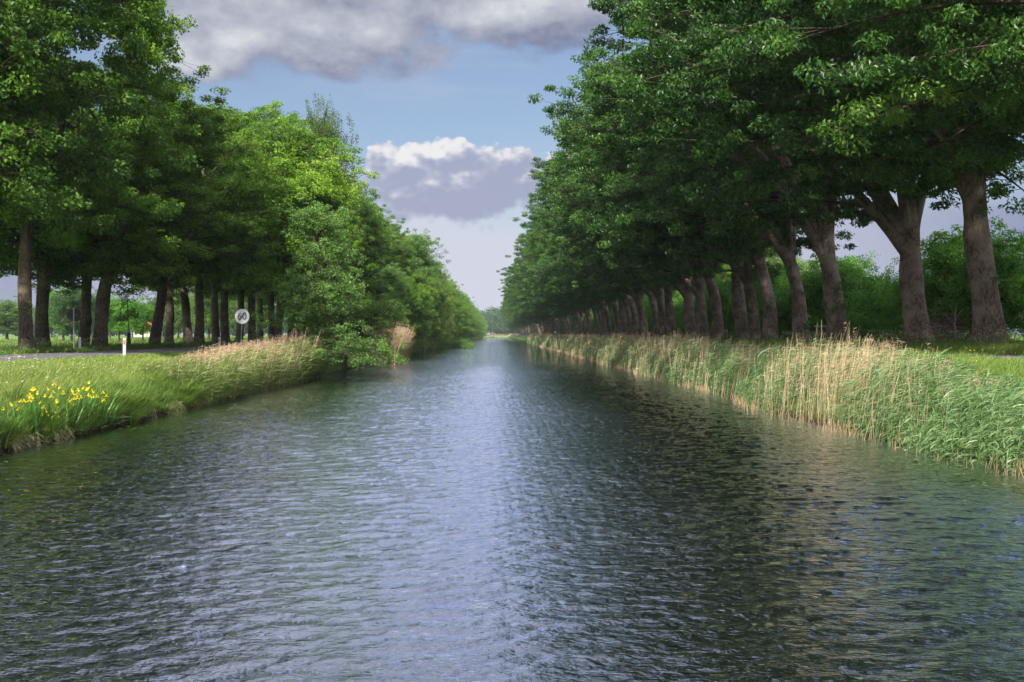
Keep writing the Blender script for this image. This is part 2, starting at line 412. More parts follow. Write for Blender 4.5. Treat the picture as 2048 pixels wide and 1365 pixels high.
    for bi, T in enumerate(tg):
        cost = np.linalg.norm(PP - T, axis=1) + 2.5 * np.clip(PP[:, 2] - T[2] - .3, 0, None)
        i0 = int(np.argmin(cost)); s0 = PP[i0]
        mid = (s0 + T) / 2 + np.array([0, 0, .12]) * np.linalg.norm(T - s0) + g.normal(0, .2, 3)
        k = 8; bp = bez(s0, mid, T, k); Lb = np.linalg.norm(T - s0)
        r1 = min(.11, PR[i0] * .6, .03 + .022 * Lb)
        tr.add(*tube_arrays(bp, np.linspace(r1, .014, k), 5), tone=.5, mi=1)
        btone = g.normal(0, .10)
        nc = int(cpb * g.uniform(.75, 1.25))
        t = g.uniform(.3 if Lb > 3 else .1, 1.08, nc) ** .8
        base = bp[0] * ((1 - t) ** 2)[:, None] + mid * (2 * t * (1 - t))[:, None] + T * (t * t)[:, None]
        off = g.normal(0, 1, (nc, 3)) * np.array([spread[0], spread[0], spread[1]]) * (.5 + .6 * t)[:, None]
        cc = base + off
        if hang: cc[:, 2] -= np.abs(g.normal(0, hang, nc))
        C.append(cc); CT.append(np.full(nc, btone) + g.normal(0, .07, nc)); TA.append(base); TB.append(cc)
    C = np.concatenate(C); CT = np.concatenate(CT)
    A_ = np.concatenate(TA); B_ = np.concatenate(TB)
    tr.add(*sticks(A_, B_, .016, .006), tone=.5, mi=1)
    keep = C[:, 2] > max(.15, zmin - 1.6)
    C = C[keep]; CT = CT[keep]
    n = len(C) * lpc
    u = nrm(g.normal(0, 1, (n, 3))) * (g.random((n, 1)) ** .4)
    offs = u * np.array([cs[0], cs[0], cs[1]]) * np.repeat(g.uniform(.7, 1.3, len(C)), lpc)[:, None]
    P = np.repeat(C, lpc, 0) + offs
    up = np.array([0, 0, 1.])
    N = nrm(up * .8 + u * .55 + g.normal(0, .5, (n, 3)))
    D = nrm(np.stack([u[:, 0], u[:, 1], np.zeros(n)], 1) + g.normal(0, .55, (n, 3)) + np.array([.25, 0, -droop]))
    Ls = leaf[0] * g.uniform(.7, 1.25, n); Ws = leaf[1] * g.uniform(.7, 1.2, n)
    tone = tonebase + np.repeat(CT, lpc) + g.normal(0, .10, n)
    cr = MB().add(*kites(P, D, N, Ls, Ws), tone=tone)
    iv = None
    if ivy:
        m = 0; iv = []; zz = g.uniform(1.2, hf, ivy)
        for z0 in zz:
            a0 = g.uniform(0, 6.28); rr = r0 * .95
            q = 34; u = nrm(g.normal(0, 1, (q, 3))) * g.random((q, 1)) ** .5
            pc = np.array([math.cos(a0) * rr + lean3[0] * (z0 / hf) ** 1.6, math.sin(a0) * rr, z0]) + u * np.array([.28, .28, .34])
            iv.append(MB().add(*kites(pc, nrm(u + [0, 0, -.2]), nrm(u + np.array([math.cos(a0), math.sin(a0), .8])), .15 * g.uniform(.7, 1.2, q), .11), tone=.62 + g.normal(0, .12, q)))
    return tr, cr, iv

def make_tree_root(name, label, cat, seed, leafm, barkm, ivym=None, group=None, **kw):
    tr, cr, iv = gen_tree(seed, **kw)
    root = empty(name, (0, 0, 0), label, cat, group)
    tr.build('trunk', [barkm, M['twig']], root, smooth=True)
    cr.build('crown', leafm, root)
    for s_ in iv or []: s_.build('leaves', ivym or leafm, root)
    return root
used = set()
def place(proto, loc, rz=0, scale=1, label=None, group=None):
    if proto.name not in used:
        used.add(proto.name)
        proto.location = loc; proto.rotation_euler = (0, 0, rz)
        proto.scale = scale if isinstance(scale, tuple) else (scale,) * 3
        if label: proto['label'] = label
        if group: proto['group'] = group
        return proto
    return copy_tree(proto, loc, rz, scale, label, group)

ORD = ['first', 'second', 'third', 'fourth', 'fifth', 'sixth', 'seventh', 'eighth', 'ninth', 'tenth', 'eleventh', 'twelfth', 'thirteenth',
       'fourteenth', 'fifteenth', 'sixteenth', 'seventeenth', 'eighteenth', 'nineteenth', 'twentieth']
Q_ = 1.0   # foliage quality factor
# --- the row beside the cycle path: (depth, trunk radius, fork height, lean, extra)
GR = 'oaks in the row beside the cycle path'
rt = [ # depth, r0, hf, lean, ivy, label
    (26.0, .60, 6.0, (-.5, .3), 0, 'oak whose leafy branch ends hang into the top corner above the path'),
    (33.3, .60, 6.2, (-.4, -.3), 0, 'oak whose dark crown fills the top corner, its trunk out of view'),
    (40.3, .58, 6.6, (-.55, .1), 2, 'thick straight oak trunk beside the brush pile, sawn knot high up, cycle path in front'),
    (47.0, .60, 4.9, (-.25, .2), 1, 'oak forking like a Y into two thick limbs, with the brush pile beside it'),
    (57.6, .60, 5.0, (-.9, 0), 9, 'oak with leafy shoots on its flared trunk, rail fence standing beside it'),
    (64.8, .50, 5.4, (-.9, .2), 8, 'oak leaning toward the canal, green shoots down one edge, rail fence beside it'),
    (72.3, .52, 5.6, (-.7, 0), 1, 'broad oak trunk with heavy canal-side limb overlapping a slimmer trunk behind it'),
]
protosR = []
specR = dict(limbs=6, canal=-1, droop=.45)
for i, (dpt, r0, hf, lean, ivy, lab) in enumerate(rt):
    ex = []
    reach = 9.6 if i < 2 else (10.3 if i < 4 else 10.3)
    if i == 4: ex = [(-16.4, 2, 14.2), (-16.0, 3.0, 13.4), (-15.6, 1.0, 12.6), (-15.2, 0, 14.8), (-15.0, 2.5, 12.4)]
    if i == 3: ex = [(-14.5, 0, 17.0), (-15.0, 1.5, 15.0)]
    if i == 0: ex = [(-8.5, -1.5, 7.6), (-7.5, .5, 7.3), (-6.0, -2.5, 6.9), (-3.5, -2.5, 7.2), (-2, -3, 6.9), (-8.0, 1.5, 8.2)]
    cx = -5.0 if i < 4 else -5.6
    low = 6.9 if i == 0 else (6.5 if i < 3 else 6.3)
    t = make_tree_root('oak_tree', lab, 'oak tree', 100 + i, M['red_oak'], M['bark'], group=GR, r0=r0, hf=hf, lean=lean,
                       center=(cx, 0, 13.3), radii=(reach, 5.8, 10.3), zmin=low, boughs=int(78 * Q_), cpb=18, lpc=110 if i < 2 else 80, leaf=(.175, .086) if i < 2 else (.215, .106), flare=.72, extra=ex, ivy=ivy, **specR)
    z = gz(20.0, dpt)
    place(t, (20.0, dpt, float(z)), 0, 1.0)
    protosR.append(t)
rp = random.Random(3)
kn = MB().add(*tube_arrays([[0, 0, 0], [0, -.09, 0], [0, -.10, 0], [0, -.085, 0]], [.17, .15, .10, .01], 14))
knot_mesh = kn.build('sawn_knot', M['bark'], protosR[2], smooth=True); knot_mesh.location = (-.55 * .84, -.50, 5.85)
deps = [75.7, 81.2, 88.1, 95.5, 103.2, 112.0, 118.2, 125.6, 133, 141, 148.5, 156, 164, 172, 180, 189, 198]
d = 207.
while d < 850: deps.append(d); d += 9.5 if d < 400 else 13
for i, dpt in enumerate(deps):
    p = protosR[2 + rp.randrange(5)] if i > 3 else protosR[[5, 2, 6, 3][i]]
    k = rp.uniform(.88, 1.06)
    my = rp.choice((-1, 1))
    kx = k * (1.04 if dpt > 85 else 1)
    if i + 7 < 20: lab = 'oak in the row beside the cycle path, %s counted from the sawn-knot trunk' % ORD[i + 5]
    else: lab = 'one of the distant oaks crowding together at the far end of the cycle path row'
    x = 20.0 + rp.uniform(-.5, .5)
    if i == 0: k = .8; kx = .8
    place(p, (x, dpt, float(gz(20.0, dpt))), rp.uniform(-.15, .15), (kx, k * my, k), lab, GR)

# --- double row beyond the road
protosL = []
for i in range(5):
    protosL.append(make_tree_root('oak_tree', 'oak beyond the road', 'oak tree', 200 + i, M['oak_light' if i in (1, 3) else 'oak'], M['barkl'], r0=.36 + .02 * (i % 3), hf=(6.2, 5.2, 6.6, 4.8, 5.6)[i],
                                  lean=((.7, 0), (0, .2), (.9, .2), (.1, 0), (-.3, 0))[i], center=(1.2, 0, 12.0), radii=(7.0, 5.6, 7.9), zmin=4.1, limbs=5, canal=1,
                                  boughs=int(70 * Q_), cpb=17, lpc=92, leaf=(.165, .12), flare=.6, ivy=(0, 1, 0, 2, 1)[i]))
GL = 'oaks in the double row beyond the road'
rowA = [(47.9, 3, .92), (56.6, 2, 1.0), (66.0, 0, .98), (75.5, 1, .95), (82.8, 3, 1.0), (91.8, 3, 1.05), (100.5, 4, 1), (109, 1, 1), (118, 2, 1), (127, 0, 1), (137, 4, 1)]
labsA = ['slightly leaning oak trunk standing beside a thicker straight one at the meadow edge', 'oak trunk splitting low into a limb that leans over the road, by the white post',
         'oak trunk leaning toward the canal, next after the young staked tree', 'straight oak trunk beside the third white roadside post',
         'oak trunk just before the round 60 sign', 'oak with a V fork just past the round 60 sign']
rowB = [(57.5, 1, 1.03), (63.1, 4, .95), (79.6, 3, .95), (84.6, 2, .92), (92.8, 1, 1), (101, 4, 1), (110, 3, 1), (120, 1, 1), (131, 2, 1)]
labsB = ['thick straight oak trunk close behind the leaning one at the meadow edge', 'dark oak trunk seen just behind the round sign turned away',
         'slim straight oak trunk close behind the one leaning over the verge']
for r, (row, labs, lat) in enumerate(((rowA, labsA, -22.5), (rowB, labsB, -26.0))):
    for i, (dpt, v, k) in enumerate(row):
        lab = labs[i] if i < len(labs) else 'oak in the %s row beyond the road, %s tree of that row' % (('roadside', 'meadow side')[r], ORD[i])
        place(protosL[v], (lat, dpt, float(gz(lat, dpt))), rp.uniform(-.3, .3) if r == 0 else rp.uniform(2.2, 3.8), (k, k * rp.choice((-1, 1)), k * (.84 if 50 < dpt < 70 else (1.26 if dpt < 50 else 1))), lab, GL)
for lat in (-22.5, -26.2):
    d = 146. if lat > -25 else 141.
    while d < 840:
        k = rp.uniform(.9, 1.1)
        place(protosL[rp.randrange(5)], (lat + rp.uniform(-.4, .4), d, ZL), rp.uniform(-.4, .4), (k, k * rp.choice((-1, 1)), k),
              'one of the distant oaks hidden deep in the double row beyond the road', GL)
        d += (10 if d < 350 else 16) * (1 if lat > -25 else 1.6)
# nearer trees of that row, beside the camera: their crowns fill the corner
for j, (lat, dpt, v, k, lab) in enumerate([(-22.8, 39.2, 0, 1.16, 'oak whose crown fills the top corner above the road, its trunk out of view'),
                                           (-26.5, 47.5, 4, 1.05, 'oak behind the roadside row whose trunk stands just out of view')]):
    place(protosL[v], (lat, dpt, ZL), .15 + j * 1.2, (k, k, k), lab, GL)

# --- trees between road and canal
lone = make_tree_root('oak_tree', 'slender leaning oak between the road and the canal reeds, low limb to the water', 'oak tree', 301, M['oak_light'], M['barkl'],
                      r0=.24, hf=4.4, lean=(.55, 0), center=(.6, 0, 8.6), radii=(4.1, 4.6, 6.0), zmin=3.6, limbs=6, boughs=54, cpb=16, lpc=80, leaf=(.16, .115), tonebase=.52)
place(lone, (-14.3, 65.0, float(gz(-14.3, 65))), 0, 1)
wb = make_tree_root('birch_tree', 'tall weeping birch whose drooping top stands above the other crowns', 'birch tree', 310, M['birch'], M['birchbark'],
                    r0=.2, hf=12, lean=(.3, 0), center=(.2, 0, 15.6), radii=(2.9, 2.9, 6.0), zmin=9, limbs=3, boughs=44, cpb=17, lpc=60, leaf=(.11, .08), cs=(.22, .8), hang=.7,
                    droop=.9, spread=(.6, .8), flare=.4, sides=12, tonebase=.0)
place(wb, (-16.4, 92.0, ZL), 0, (1.3, 1.2, 1.0))
al = make_tree_root('alder_tree', 'leafy alder rising from the reeds, low branches hanging onto the water', 'alder tree', 320, M['alder'], M['twig'],
                    r0=.11, hf=2.6, stems=3, lean=(.2, 0), center=(.3, 0, 4.6), radii=(2.3, 2.6, 5.3), zmin=.3, limbs=3, boughs=56, cpb=14, lpc=52, leaf=(.11, .085),
                    cs=(.4, .24), spread=(.6, .4), sides=8, flare=.3, inner=.3, tonebase=.5,
                    extra=[(3.4, -1.5, .5), (3.9, .5, .4), (3.0, -2.6, .5), (2.6, -3.2, .8), (4.0, 2.2, .7), (.2, .2, 9.6), (.1, -.3, 8.9), (-3, -1, 2.5), (4.5, 1, .3), (4.3, -.6, .5)])
place(al, (-11.1, 60.5, .55), 0, 1.0)
al2 = make_tree_root('alder_bush', 'spreading yellowish alder leaning over the water before the pale reed patch', 'bush', 321, M['willow'], M['twig'],
                     r0=.09, hf=1.6, stems=4, lean=(.6, 0), center=(1.2, 0, 3.4), radii=(3.4, 3.2, 1.9), zmin=1.7, limbs=3, boughs=40, cpb=13, lpc=42, leaf=(.12, .09),
                     cs=(.42, .22), spread=(.6, .35), sides=8, flare=.3, inner=.3, tonebase=.3)
place(al2, (-11.3, 73, .5), 0, 1.0)
copy_tree(al, (-13.2, 82.0, 1.4), 1.9, (.85, .85, .92), 'alder tree half hidden behind the yellowish bush at the bank', None)
copy_tree(al2, (-10.9, 57.0, -.35), 2.6, (.5, .5, .42), 'small low bush in the reeds at the foot of the leafy alder', None)
bank = []
for i, kw in enumerate([dict(center=(.8, 0, 7.4), radii=(3.6, 4.2, 7.2)), dict(center=(1.0, 0, 6.6), radii=(4.0, 4.4, 6.4)), dict(center=(.6, 0, 8.6), radii=(3.0, 3.4, 8.4))]):
    bank.append(make_tree_root('bank_tree', 'bank tree', 'tree', 330 + i, (M['oak_light'], M['oak_light'], M['alder'])[i], M['twig'], r0=.17, hf=3.5, zmin=.4, limbs=4,
                               boughs=68, cpb=14, lpc=48, leaf=(.17, .13), cs=(.5, .32), spread=(.8, .5), sides=10, flare=.5, tonebase=.5, **kw))
bb = make_tree_root('birch_tree', 'olive green birch with leaning pale trunk at the water', 'birch tree', 340, M['birch'], M['birchbark'],
                    r0=.2, hf=7, lean=(1.1, 0), center=(.7, 0, 8.8), radii=(3.8, 4.0, 7.8), zmin=1.0, limbs=4, boughs=80, cpb=14, lpc=46, leaf=(.13, .09), cs=(.4, .5), hang=.5,
                    droop=.8, spread=(.7, .6), flare=.4, sides=12)
GB = 'trees growing on the canal bank opposite the cycle path'
blist = [(107, 1, .50), (113, 2, .60), (119, 0, .62), (127, 1, .74), (136, 0, .76), (146, 2, 1.04), (158, 1, .85), (171, 9, .84), (184, 0, .82), (198, 9, .90), (212, 2, .86), (226, 1, .95), (240, 0, .92)]
blab = ['low bank tree just behind the pale reed clump', 'narrow bank tree behind the pale reed clump with a pointed top', 'rounded bank tree, third past the pale reed clump',
        'broad bank tree, fourth past the pale reed clump', 'broad bank tree, fifth past the pale reed clump', 'tall narrow tree with a spire top above the bank trees',
        'rounded bank tree between the spire-topped tree and the first olive birch', 'olive green birch with leaning pale trunk beside the canal', 'bank tree standing between the two olive birches',
        'second olive green birch, its crown overhanging the fallen branch', 'bank tree directly past the second olive birch', 'bank tree, second past the olive birches', 'bank tree, third past the olive birches']
for i, (dpt, v, k) in enumerate(blist):
    p = bb if v == 9 else bank[v]
    place(p, (-11.9 + rp.uniform(-.3, .3), dpt, .8), rp.uniform(-.4, .4), (k, k * rp.choice((-1, 1)), k), blab[i], GB)
d = 254.
while d < 860:
    k = rp.uniform(.95, 1.08) * .9
    place(bank[rp.randrange(3)], (-12.0 + rp.uniform(-.4, .4), d, .8), rp.uniform(-.5, .5), (k, k * rp.choice((-1, 1)), k), 'one of the distant bank trees closing the canal on the road side', GB)
    d += 12.5 if d < 450 else 18
# inner fill trees between bank trees and road
for i, (lat, dpt, k) in enumerate([(-14.2, 84, .92), (-14.6, 103, 1.0), (-14.4, 117, 1.0), (-14.5, 130, 1.05), (-14.6, 150, 1.1), (-14.5, 168, 1.1), (-14.5, 190, 1.12), (-14.5, 220, 1.15)]):
    place(protosL[(i * 2 + 1) % 5], (lat, dpt, ZL), 3.0 + i, (.46 * k, .72 * k, .72 * k), 'roadside oak between road and canal, %s after the slender leaning oak' % ORD[i], 'oaks between the road and the canal')
for p in (protosL + bank + [bb]):
    if p.name not in used: raise RuntimeError('unplaced ' + p.name)

# --- low trees and shrubs behind the cycle path
GH = 'shrubs in the belt behind the oak row'
hp = []
for i, kw in enumerate([dict(center=(0, 0, 2.5), radii=(2.6, 3.0, 2.7)), dict(center=(0, 0, 2.9), radii=(2.4, 2.6, 3.2)), dict(center=(0, 0, 2.0), radii=(2.8, 3.2, 2.2))]):
    hp.append(make_tree_root('shrub', 'shrub', 'shrub', 400 + i, M['hedge'], M['twig'], r0=.07, hf=1.2, stems=4, zmin=.2, limbs=2, boughs=46, cpb=12, lpc=44,
                             leaf=(.15, .085), cs=(.42, .3), spread=(.5, .4), sides=6, flare=.2, inner=.3, tonebase=.42, **kw))
hl = {2: 'shrub at the frame edge behind the brush pile, dark and dense', 3: 'dark dense shrub behind the thick straight oak trunk', 4: 'tall shrub rising behind the brush pile',
      5: 'dense shrub between the two thick trunks with sky above it', 6: 'bushy shrub beside the Y-forked oak, pointed top against the sky', 7: 'shrub behind the Y-forked trunk, topped by sky'}
d = 28.; i = 0
while d < 460:
    v = rp.randrange(3); k = rp.uniform(.92, 1.2) * (1 if d < 90 else 1.15)
    lab = hl.get(i, 'green shrub in the belt behind the oak row, merging with its neighbours')
    place(hp[v] if i > 2 else hp[i], (25.6 + rp.uniform(-1.0, 1.6), d, ZR), rp.uniform(0, 6.28), k, lab, GH)
    d += rp.uniform(3.6, 4.8) if d < 120 else rp.uniform(6, 8); i += 1
for i, (x, y, k) in enumerate([(22.6, 62, .5), (23.2, 54.5, .45), (22.9, 70, .5), (23.4, 76, .45), (23, 84, .5), (23.2, 92, .5), (23, 101, .5), (23.2, 112, .5)]):
    place(hp[2], (x, y, ZR), i * 1.1, (k, k, k * 1.05), 'low light green bush at the foot of the shrub belt', GH)
bt = make_tree_root('pale_tree', 'pale green airy tree behind the shrub belt', 'tree', 420, M['willow'], M['twig'], r0=.2, hf=3, center=(0, 0, 7.0), radii=(3.6, 3.6, 5.2), zmin=2, limbs=4,
                    boughs=50, cpb=13, lpc=44, leaf=(.17, .12), cs=(.5, .34), spread=(.8, .5), sides=10)
GP = 'taller trees behind the shrub belt'
place(bt, (48, 150, ZR), 0, 1.05, 'pale green airy tree glimpsed between the shoot-covered oak trunks', GP)
d = 132.; i = 0
while d < 420:
    x = 33 + rp.uniform(-2, 5); k = rp.uniform(.9, 1.15)
    place(protosL[rp.randrange(5)] if i % 3 else bt, (x, d, ZR), rp.uniform(0, 6.28), k * (.85 if i % 3 else 1.1), 'tree standing behind the shrub belt, seen in gaps between the oaks', GP)
    d += 11 if d < 200 else 20; i += 1

# --- meadow trees beyond the road
GM = 'trees across the meadow'
ft = [make_tree_root('meadow_tree', 'tree', 'tree', 500 + i, (M['farleaf'], M['willow'], M['hedge'])[i], M['twig'], r0=.22, hf=2.6, center=(0, 0, 6.2), radii=((4.6, 4.6, 4.6), (3.0, 3.0, 5.0), (3.4, 3.4, 4.4))[i],
                     zmin=1.4, limbs=4, boughs=48, cpb=12, lpc=36, leaf=(.24, .18), cs=(.6, .4), spread=(.9, .6), sides=8) for i in range(3)]
fl = [(22, 224, 1, .62, 'round pale green tree alone in the meadow beside the outermost trunk'), (132, 150, 2, .8, 'small meadow tree behind the round sign turned away'),
      (150, 135, 0, .7, 'slim meadow tree with bare lower trunk near the sign post'), (243, 138, 2, .62, 'meadow tree with layered branches behind the young staked tree'),
      (290, 120, 2, .5, 'small dark meadow tree seen in front of the farmhouse'), (270, 300, 1, 1.0, 'pale birch-like tree at the meadow edge near the farmhouse'),
      (360, 210, 1, 1.0, 'bright yellow-green tree beyond the meadow, left of the paired trunks'), (420, 190, 1, 1.1, 'bright yellow-green tree seen just before the 60 sign'),
      (330, 260, 0, 1.1, 'bluish green tree beyond the meadow behind the leaning trunk'), (460, 230, 1, 1.2, 'yellow-green tree beyond the meadow behind the 60 sign'),
      (190, 280, 0, 1.1, 'bluish green tree beyond the meadow behind the white post'), (225, 320, 1, 1.1, 'pale tree in the line closing the meadow, near the farmhouse'),
      (110, 330, 0, 1.2, 'bluish tree in the line closing the meadow near the thick trunk'), (520, 200, 1, 1.2, 'pale tree glimpsed deep between trunks past the 60 sign'),
      (395, 330, 0, 1.2, 'bluish tree closing the meadow before the 60 sign'), (600, 260, 1, 1.2, 'pale tree behind the double oak row past the slender oak')]
for i, (px, dpt, v, k, lab) in enumerate(fl):
    lat = (px - 993) / F * dpt
    if i == 0: k = .82
    place(ft[v], (lat, dpt, ZL - .2), i * 1.3, k if i else (1.3, 1.3, .78), lab, GM)
# far woods, one mass each
def wood(name, x0, x1, y0, y1, n, hmin, hmax, seed, label):
    g = np.random.default_rng(seed); mb = MB(); st = MB()
    P_, T_, S_ = [], [], []
    for k in range(n):
        x = g.uniform(x0, x1); y = g.uniform(y0, y1); h = g.uniform(hmin, hmax); rr = h * g.uniform(.28, .4)
        m = 900; u = nrm(g.normal(0, 1, (m, 3))) * g.uniform(.75, 1.02, (m, 1))
        lob = 1 + .15 * np.sin(u[:, :1] * 5 + k) * np.cos(u[:, 1:2] * 6 + k * 2)
        P_.append(np.array([x, y, ZL + h * .54]) + u * lob * np.array([rr, rr, h * .48])); T_.append(.4 + g.normal(0, .12) + g.normal(0, .12, m)); S_.append(u)
        mb.add(*sticks([[x, y, ZL - .3]], [[x, y, ZL + h * .6]], .3, .15, 5), tone=0, mi=1)
    P_ = np.concatenate(P_); u = np.concatenate(S_)
    mb.add(*kites(P_, nrm(g.normal(0, 1, P_.shape)), nrm(u + [0, 0, .6] + g.normal(0, .4, P_.shape)), 1.5, 1.2), tone=np.concatenate(T_))
    o = mb.build(name, [M['farleaf'], M['twig']]); tag(o, label, 'woodland', None, 'stuff')
wood('far_woodland', -48, 60, 935, 990, 60, 20, 27, 1, 'dark blue-green wood closing the far end of the canal')
wood('meadow_woodland', -620, -70, 560, 640, 200, 13, 19, 2, 'bluish wood along the horizon across the meadow')
wood('side_woodland', 60, 420, 600, 690, 70, 13, 18, 3, 'wood along the horizon behind the cycle path')

# ------------------------------------------------------------------ grass, reeds and other ground cover
def scatter(n, d0, d1, x0, x1, g, p=2.0):
    """more points close to the camera: density ~ 1/d^p"""
    u = g.random(n); y = (d0 ** (1 - p) + u * (d1 ** (1 - p) - d0 ** (1 - p))) ** (1 / (1 - p)) if p != 1 else d0 * (d1 / d0) ** u
    return g.uniform(x0, x1, n), y
WIND = np.array([1., .15, 0])
def grass(mb, n, d0, d1, xa, xb, h, g, w=.0045, tone=.45, wind=.35, p=1.6, tonef=None):
    x, y = scatter(n, d0, d1, xa, xb, g, p)
    P = np.stack([x, y, gz(x, y) - .03], 1)
    H = h * g.uniform(.55, 1.35, n) * (1 + .35 * wob(x * 1.3 + y * .7, 5) * wob(y * .9 - x, 2)); dist = np.hypot(x, y)
    W = np.maximum(w * 2, dist * .00042) * g.uniform(.7, 1.3, n)
    D = nrm(np.array([0, 0, 1.]) + g.normal(0, .28, (n, 3)) * [1, 1, 0]); B = WIND * wind * g.uniform(.3, 1.3, n)[:, None] + g.normal(0, .25, (n, 3)) * [1, 1, .5] - np.array([0, 0, .15])
    a = g.uniform(0, np.pi, n); S = np.stack([np.cos(a), np.sin(a) * .6, 0 * a], 1)
    t = tone + .16 * wob(x * .8 + y * .35, 1) + .1 * wob(y * .5, 7) + g.normal(0, .13, n)
    if tonef is not None: t = t + tonef(x, y)
    mb.add(*ribbons(P, D, B, H, W, S), tone=np.repeat(t, 3))
g = np.random.default_rng(11)
mb = MB()
bankt = lambda x, y: np.where(shoreL(y) - x > 1.6, .13, -.06)
grass(mb, 105000, 15, 75, -14.2, -11.0, .25, g, tone=.50, tonef=bankt)
grass(mb, 55000, 15, 75, -15.7, -14.1, .13, g, tone=.60)
grass(mb, 24000, 55, 420, -13.8, -11.5, .40, g, tone=.55)
grass(mb, 16000, 40, 420, -15.6, -13.8, .12, g, tone=.60)
tag(mb.build('verge_grass', M['grass']), 'sunlit grass on the verge between the road and the canal', 'grass', None, 'stuff')
mb = MB()
grass(mb, 70000, 30, 200, -24.5, -20.7, .30, g, tone=.26)
grass(mb, 70000, 35, 300, -80, -24.5, .40, g, tone=.38, p=1.5)
tag(mb.build('meadow_grass', M['grass']), 'grass around the oak trunks and in the meadow beyond the road', 'grass', None, 'stuff')
mb = MB()
grass(mb, 50000, 15, 140, 12.0, 13.6, .30, g, tone=.55)
grass(mb, 30000, 15, 140, 13.5, 14.6, .13, g, tone=.62)
grass(mb, 80000, 22, 180, 17.6, 24, .36, g, tone=.50)
tag(mb.build('path_grass', M['grass']), 'grass on both sides of the cycle path', 'grass', None, 'stuff')
# rough bank edge: tussocks hanging to the water with dry feet
def tussocks(n, ys_, xf, hs, g, mb, wid=.010, blades_=130):
    for k in range(n):
        y = ys_(); x = xf(y); h = hs() ; m = blades_
        c = np.array([x, y, float(gz(x, y)) - .05])
        a = g.uniform(0, 6.28, m); r = np.abs(g.normal(0, .13, m))
        P = c + np.stack([np.cos(a) * r, np.sin(a) * r, 0 * a], 1)
        out_ = np.stack([np.cos(a), np.sin(a), 0 * a], 1)
        D = nrm(np.array([0, 0, 1.]) + out_ * g.uniform(.1, .75, m)[:, None]); B = out_ * .45 * g.random((m, 1)) + WIND * .25 - np.array([0, 0, .38]) * g.random((m, 1))
        S = np.stack([-np.sin(a), np.cos(a), 0 * a], 1)
        t0 = g.normal(.36, .1); dry = g.random(m) < .13
        t = np.where(dry, .97, t0 + g.normal(0, .1, m)); L = h * g.uniform(.5, 1.2, m); L[dry] *= .6
        mb.add(*ribbons(P, D, B, L, wid * g.uniform(.7, 1.4, m) * (1 + y / 60), S), tone=np.repeat(t, 3))
mb = MB()
tussocks(230, lambda: 14.5 + g.random() ** 1.4 * 45, lambda y: float(shoreL(y)) - .05 - abs(g.normal(0, .55)), lambda: g.uniform(.45, .85), g, mb)
# dry straw fringe right at the water line
n = 5200; y = 14.5 + g.random(n) ** 1.3 * 40; x = shoreL(y) - np.abs(g.normal(0, .12, n)) + .05
on = wob(y * 2.2, 9) + .5 * wob(y * 5, 3) > .15; x, y = x[on], y[on]; n = len(x)
P = np.stack([x, y, np.full(n, .0) + g.uniform(.05, .34, n)], 1)
mb.add(*ribbons(P, nrm(np.array([.45, 0, -.3]) + g.normal(0, .4, (n, 3))), np.array([[.1, 0, -.5]]) + 0 * P, g.uniform(.14, .34, n), .016, nrm(g.normal(0, 1, (n, 3)) * [1, 1, .2])), tone=np.repeat(g.uniform(.93, 1, n), 3))
tag(mb.build('bank_tussocks', M['grass']), 'shaggy grass tussocks with straw-coloured feet along the water edge by the irises', 'grass tussocks', None, 'stuff')

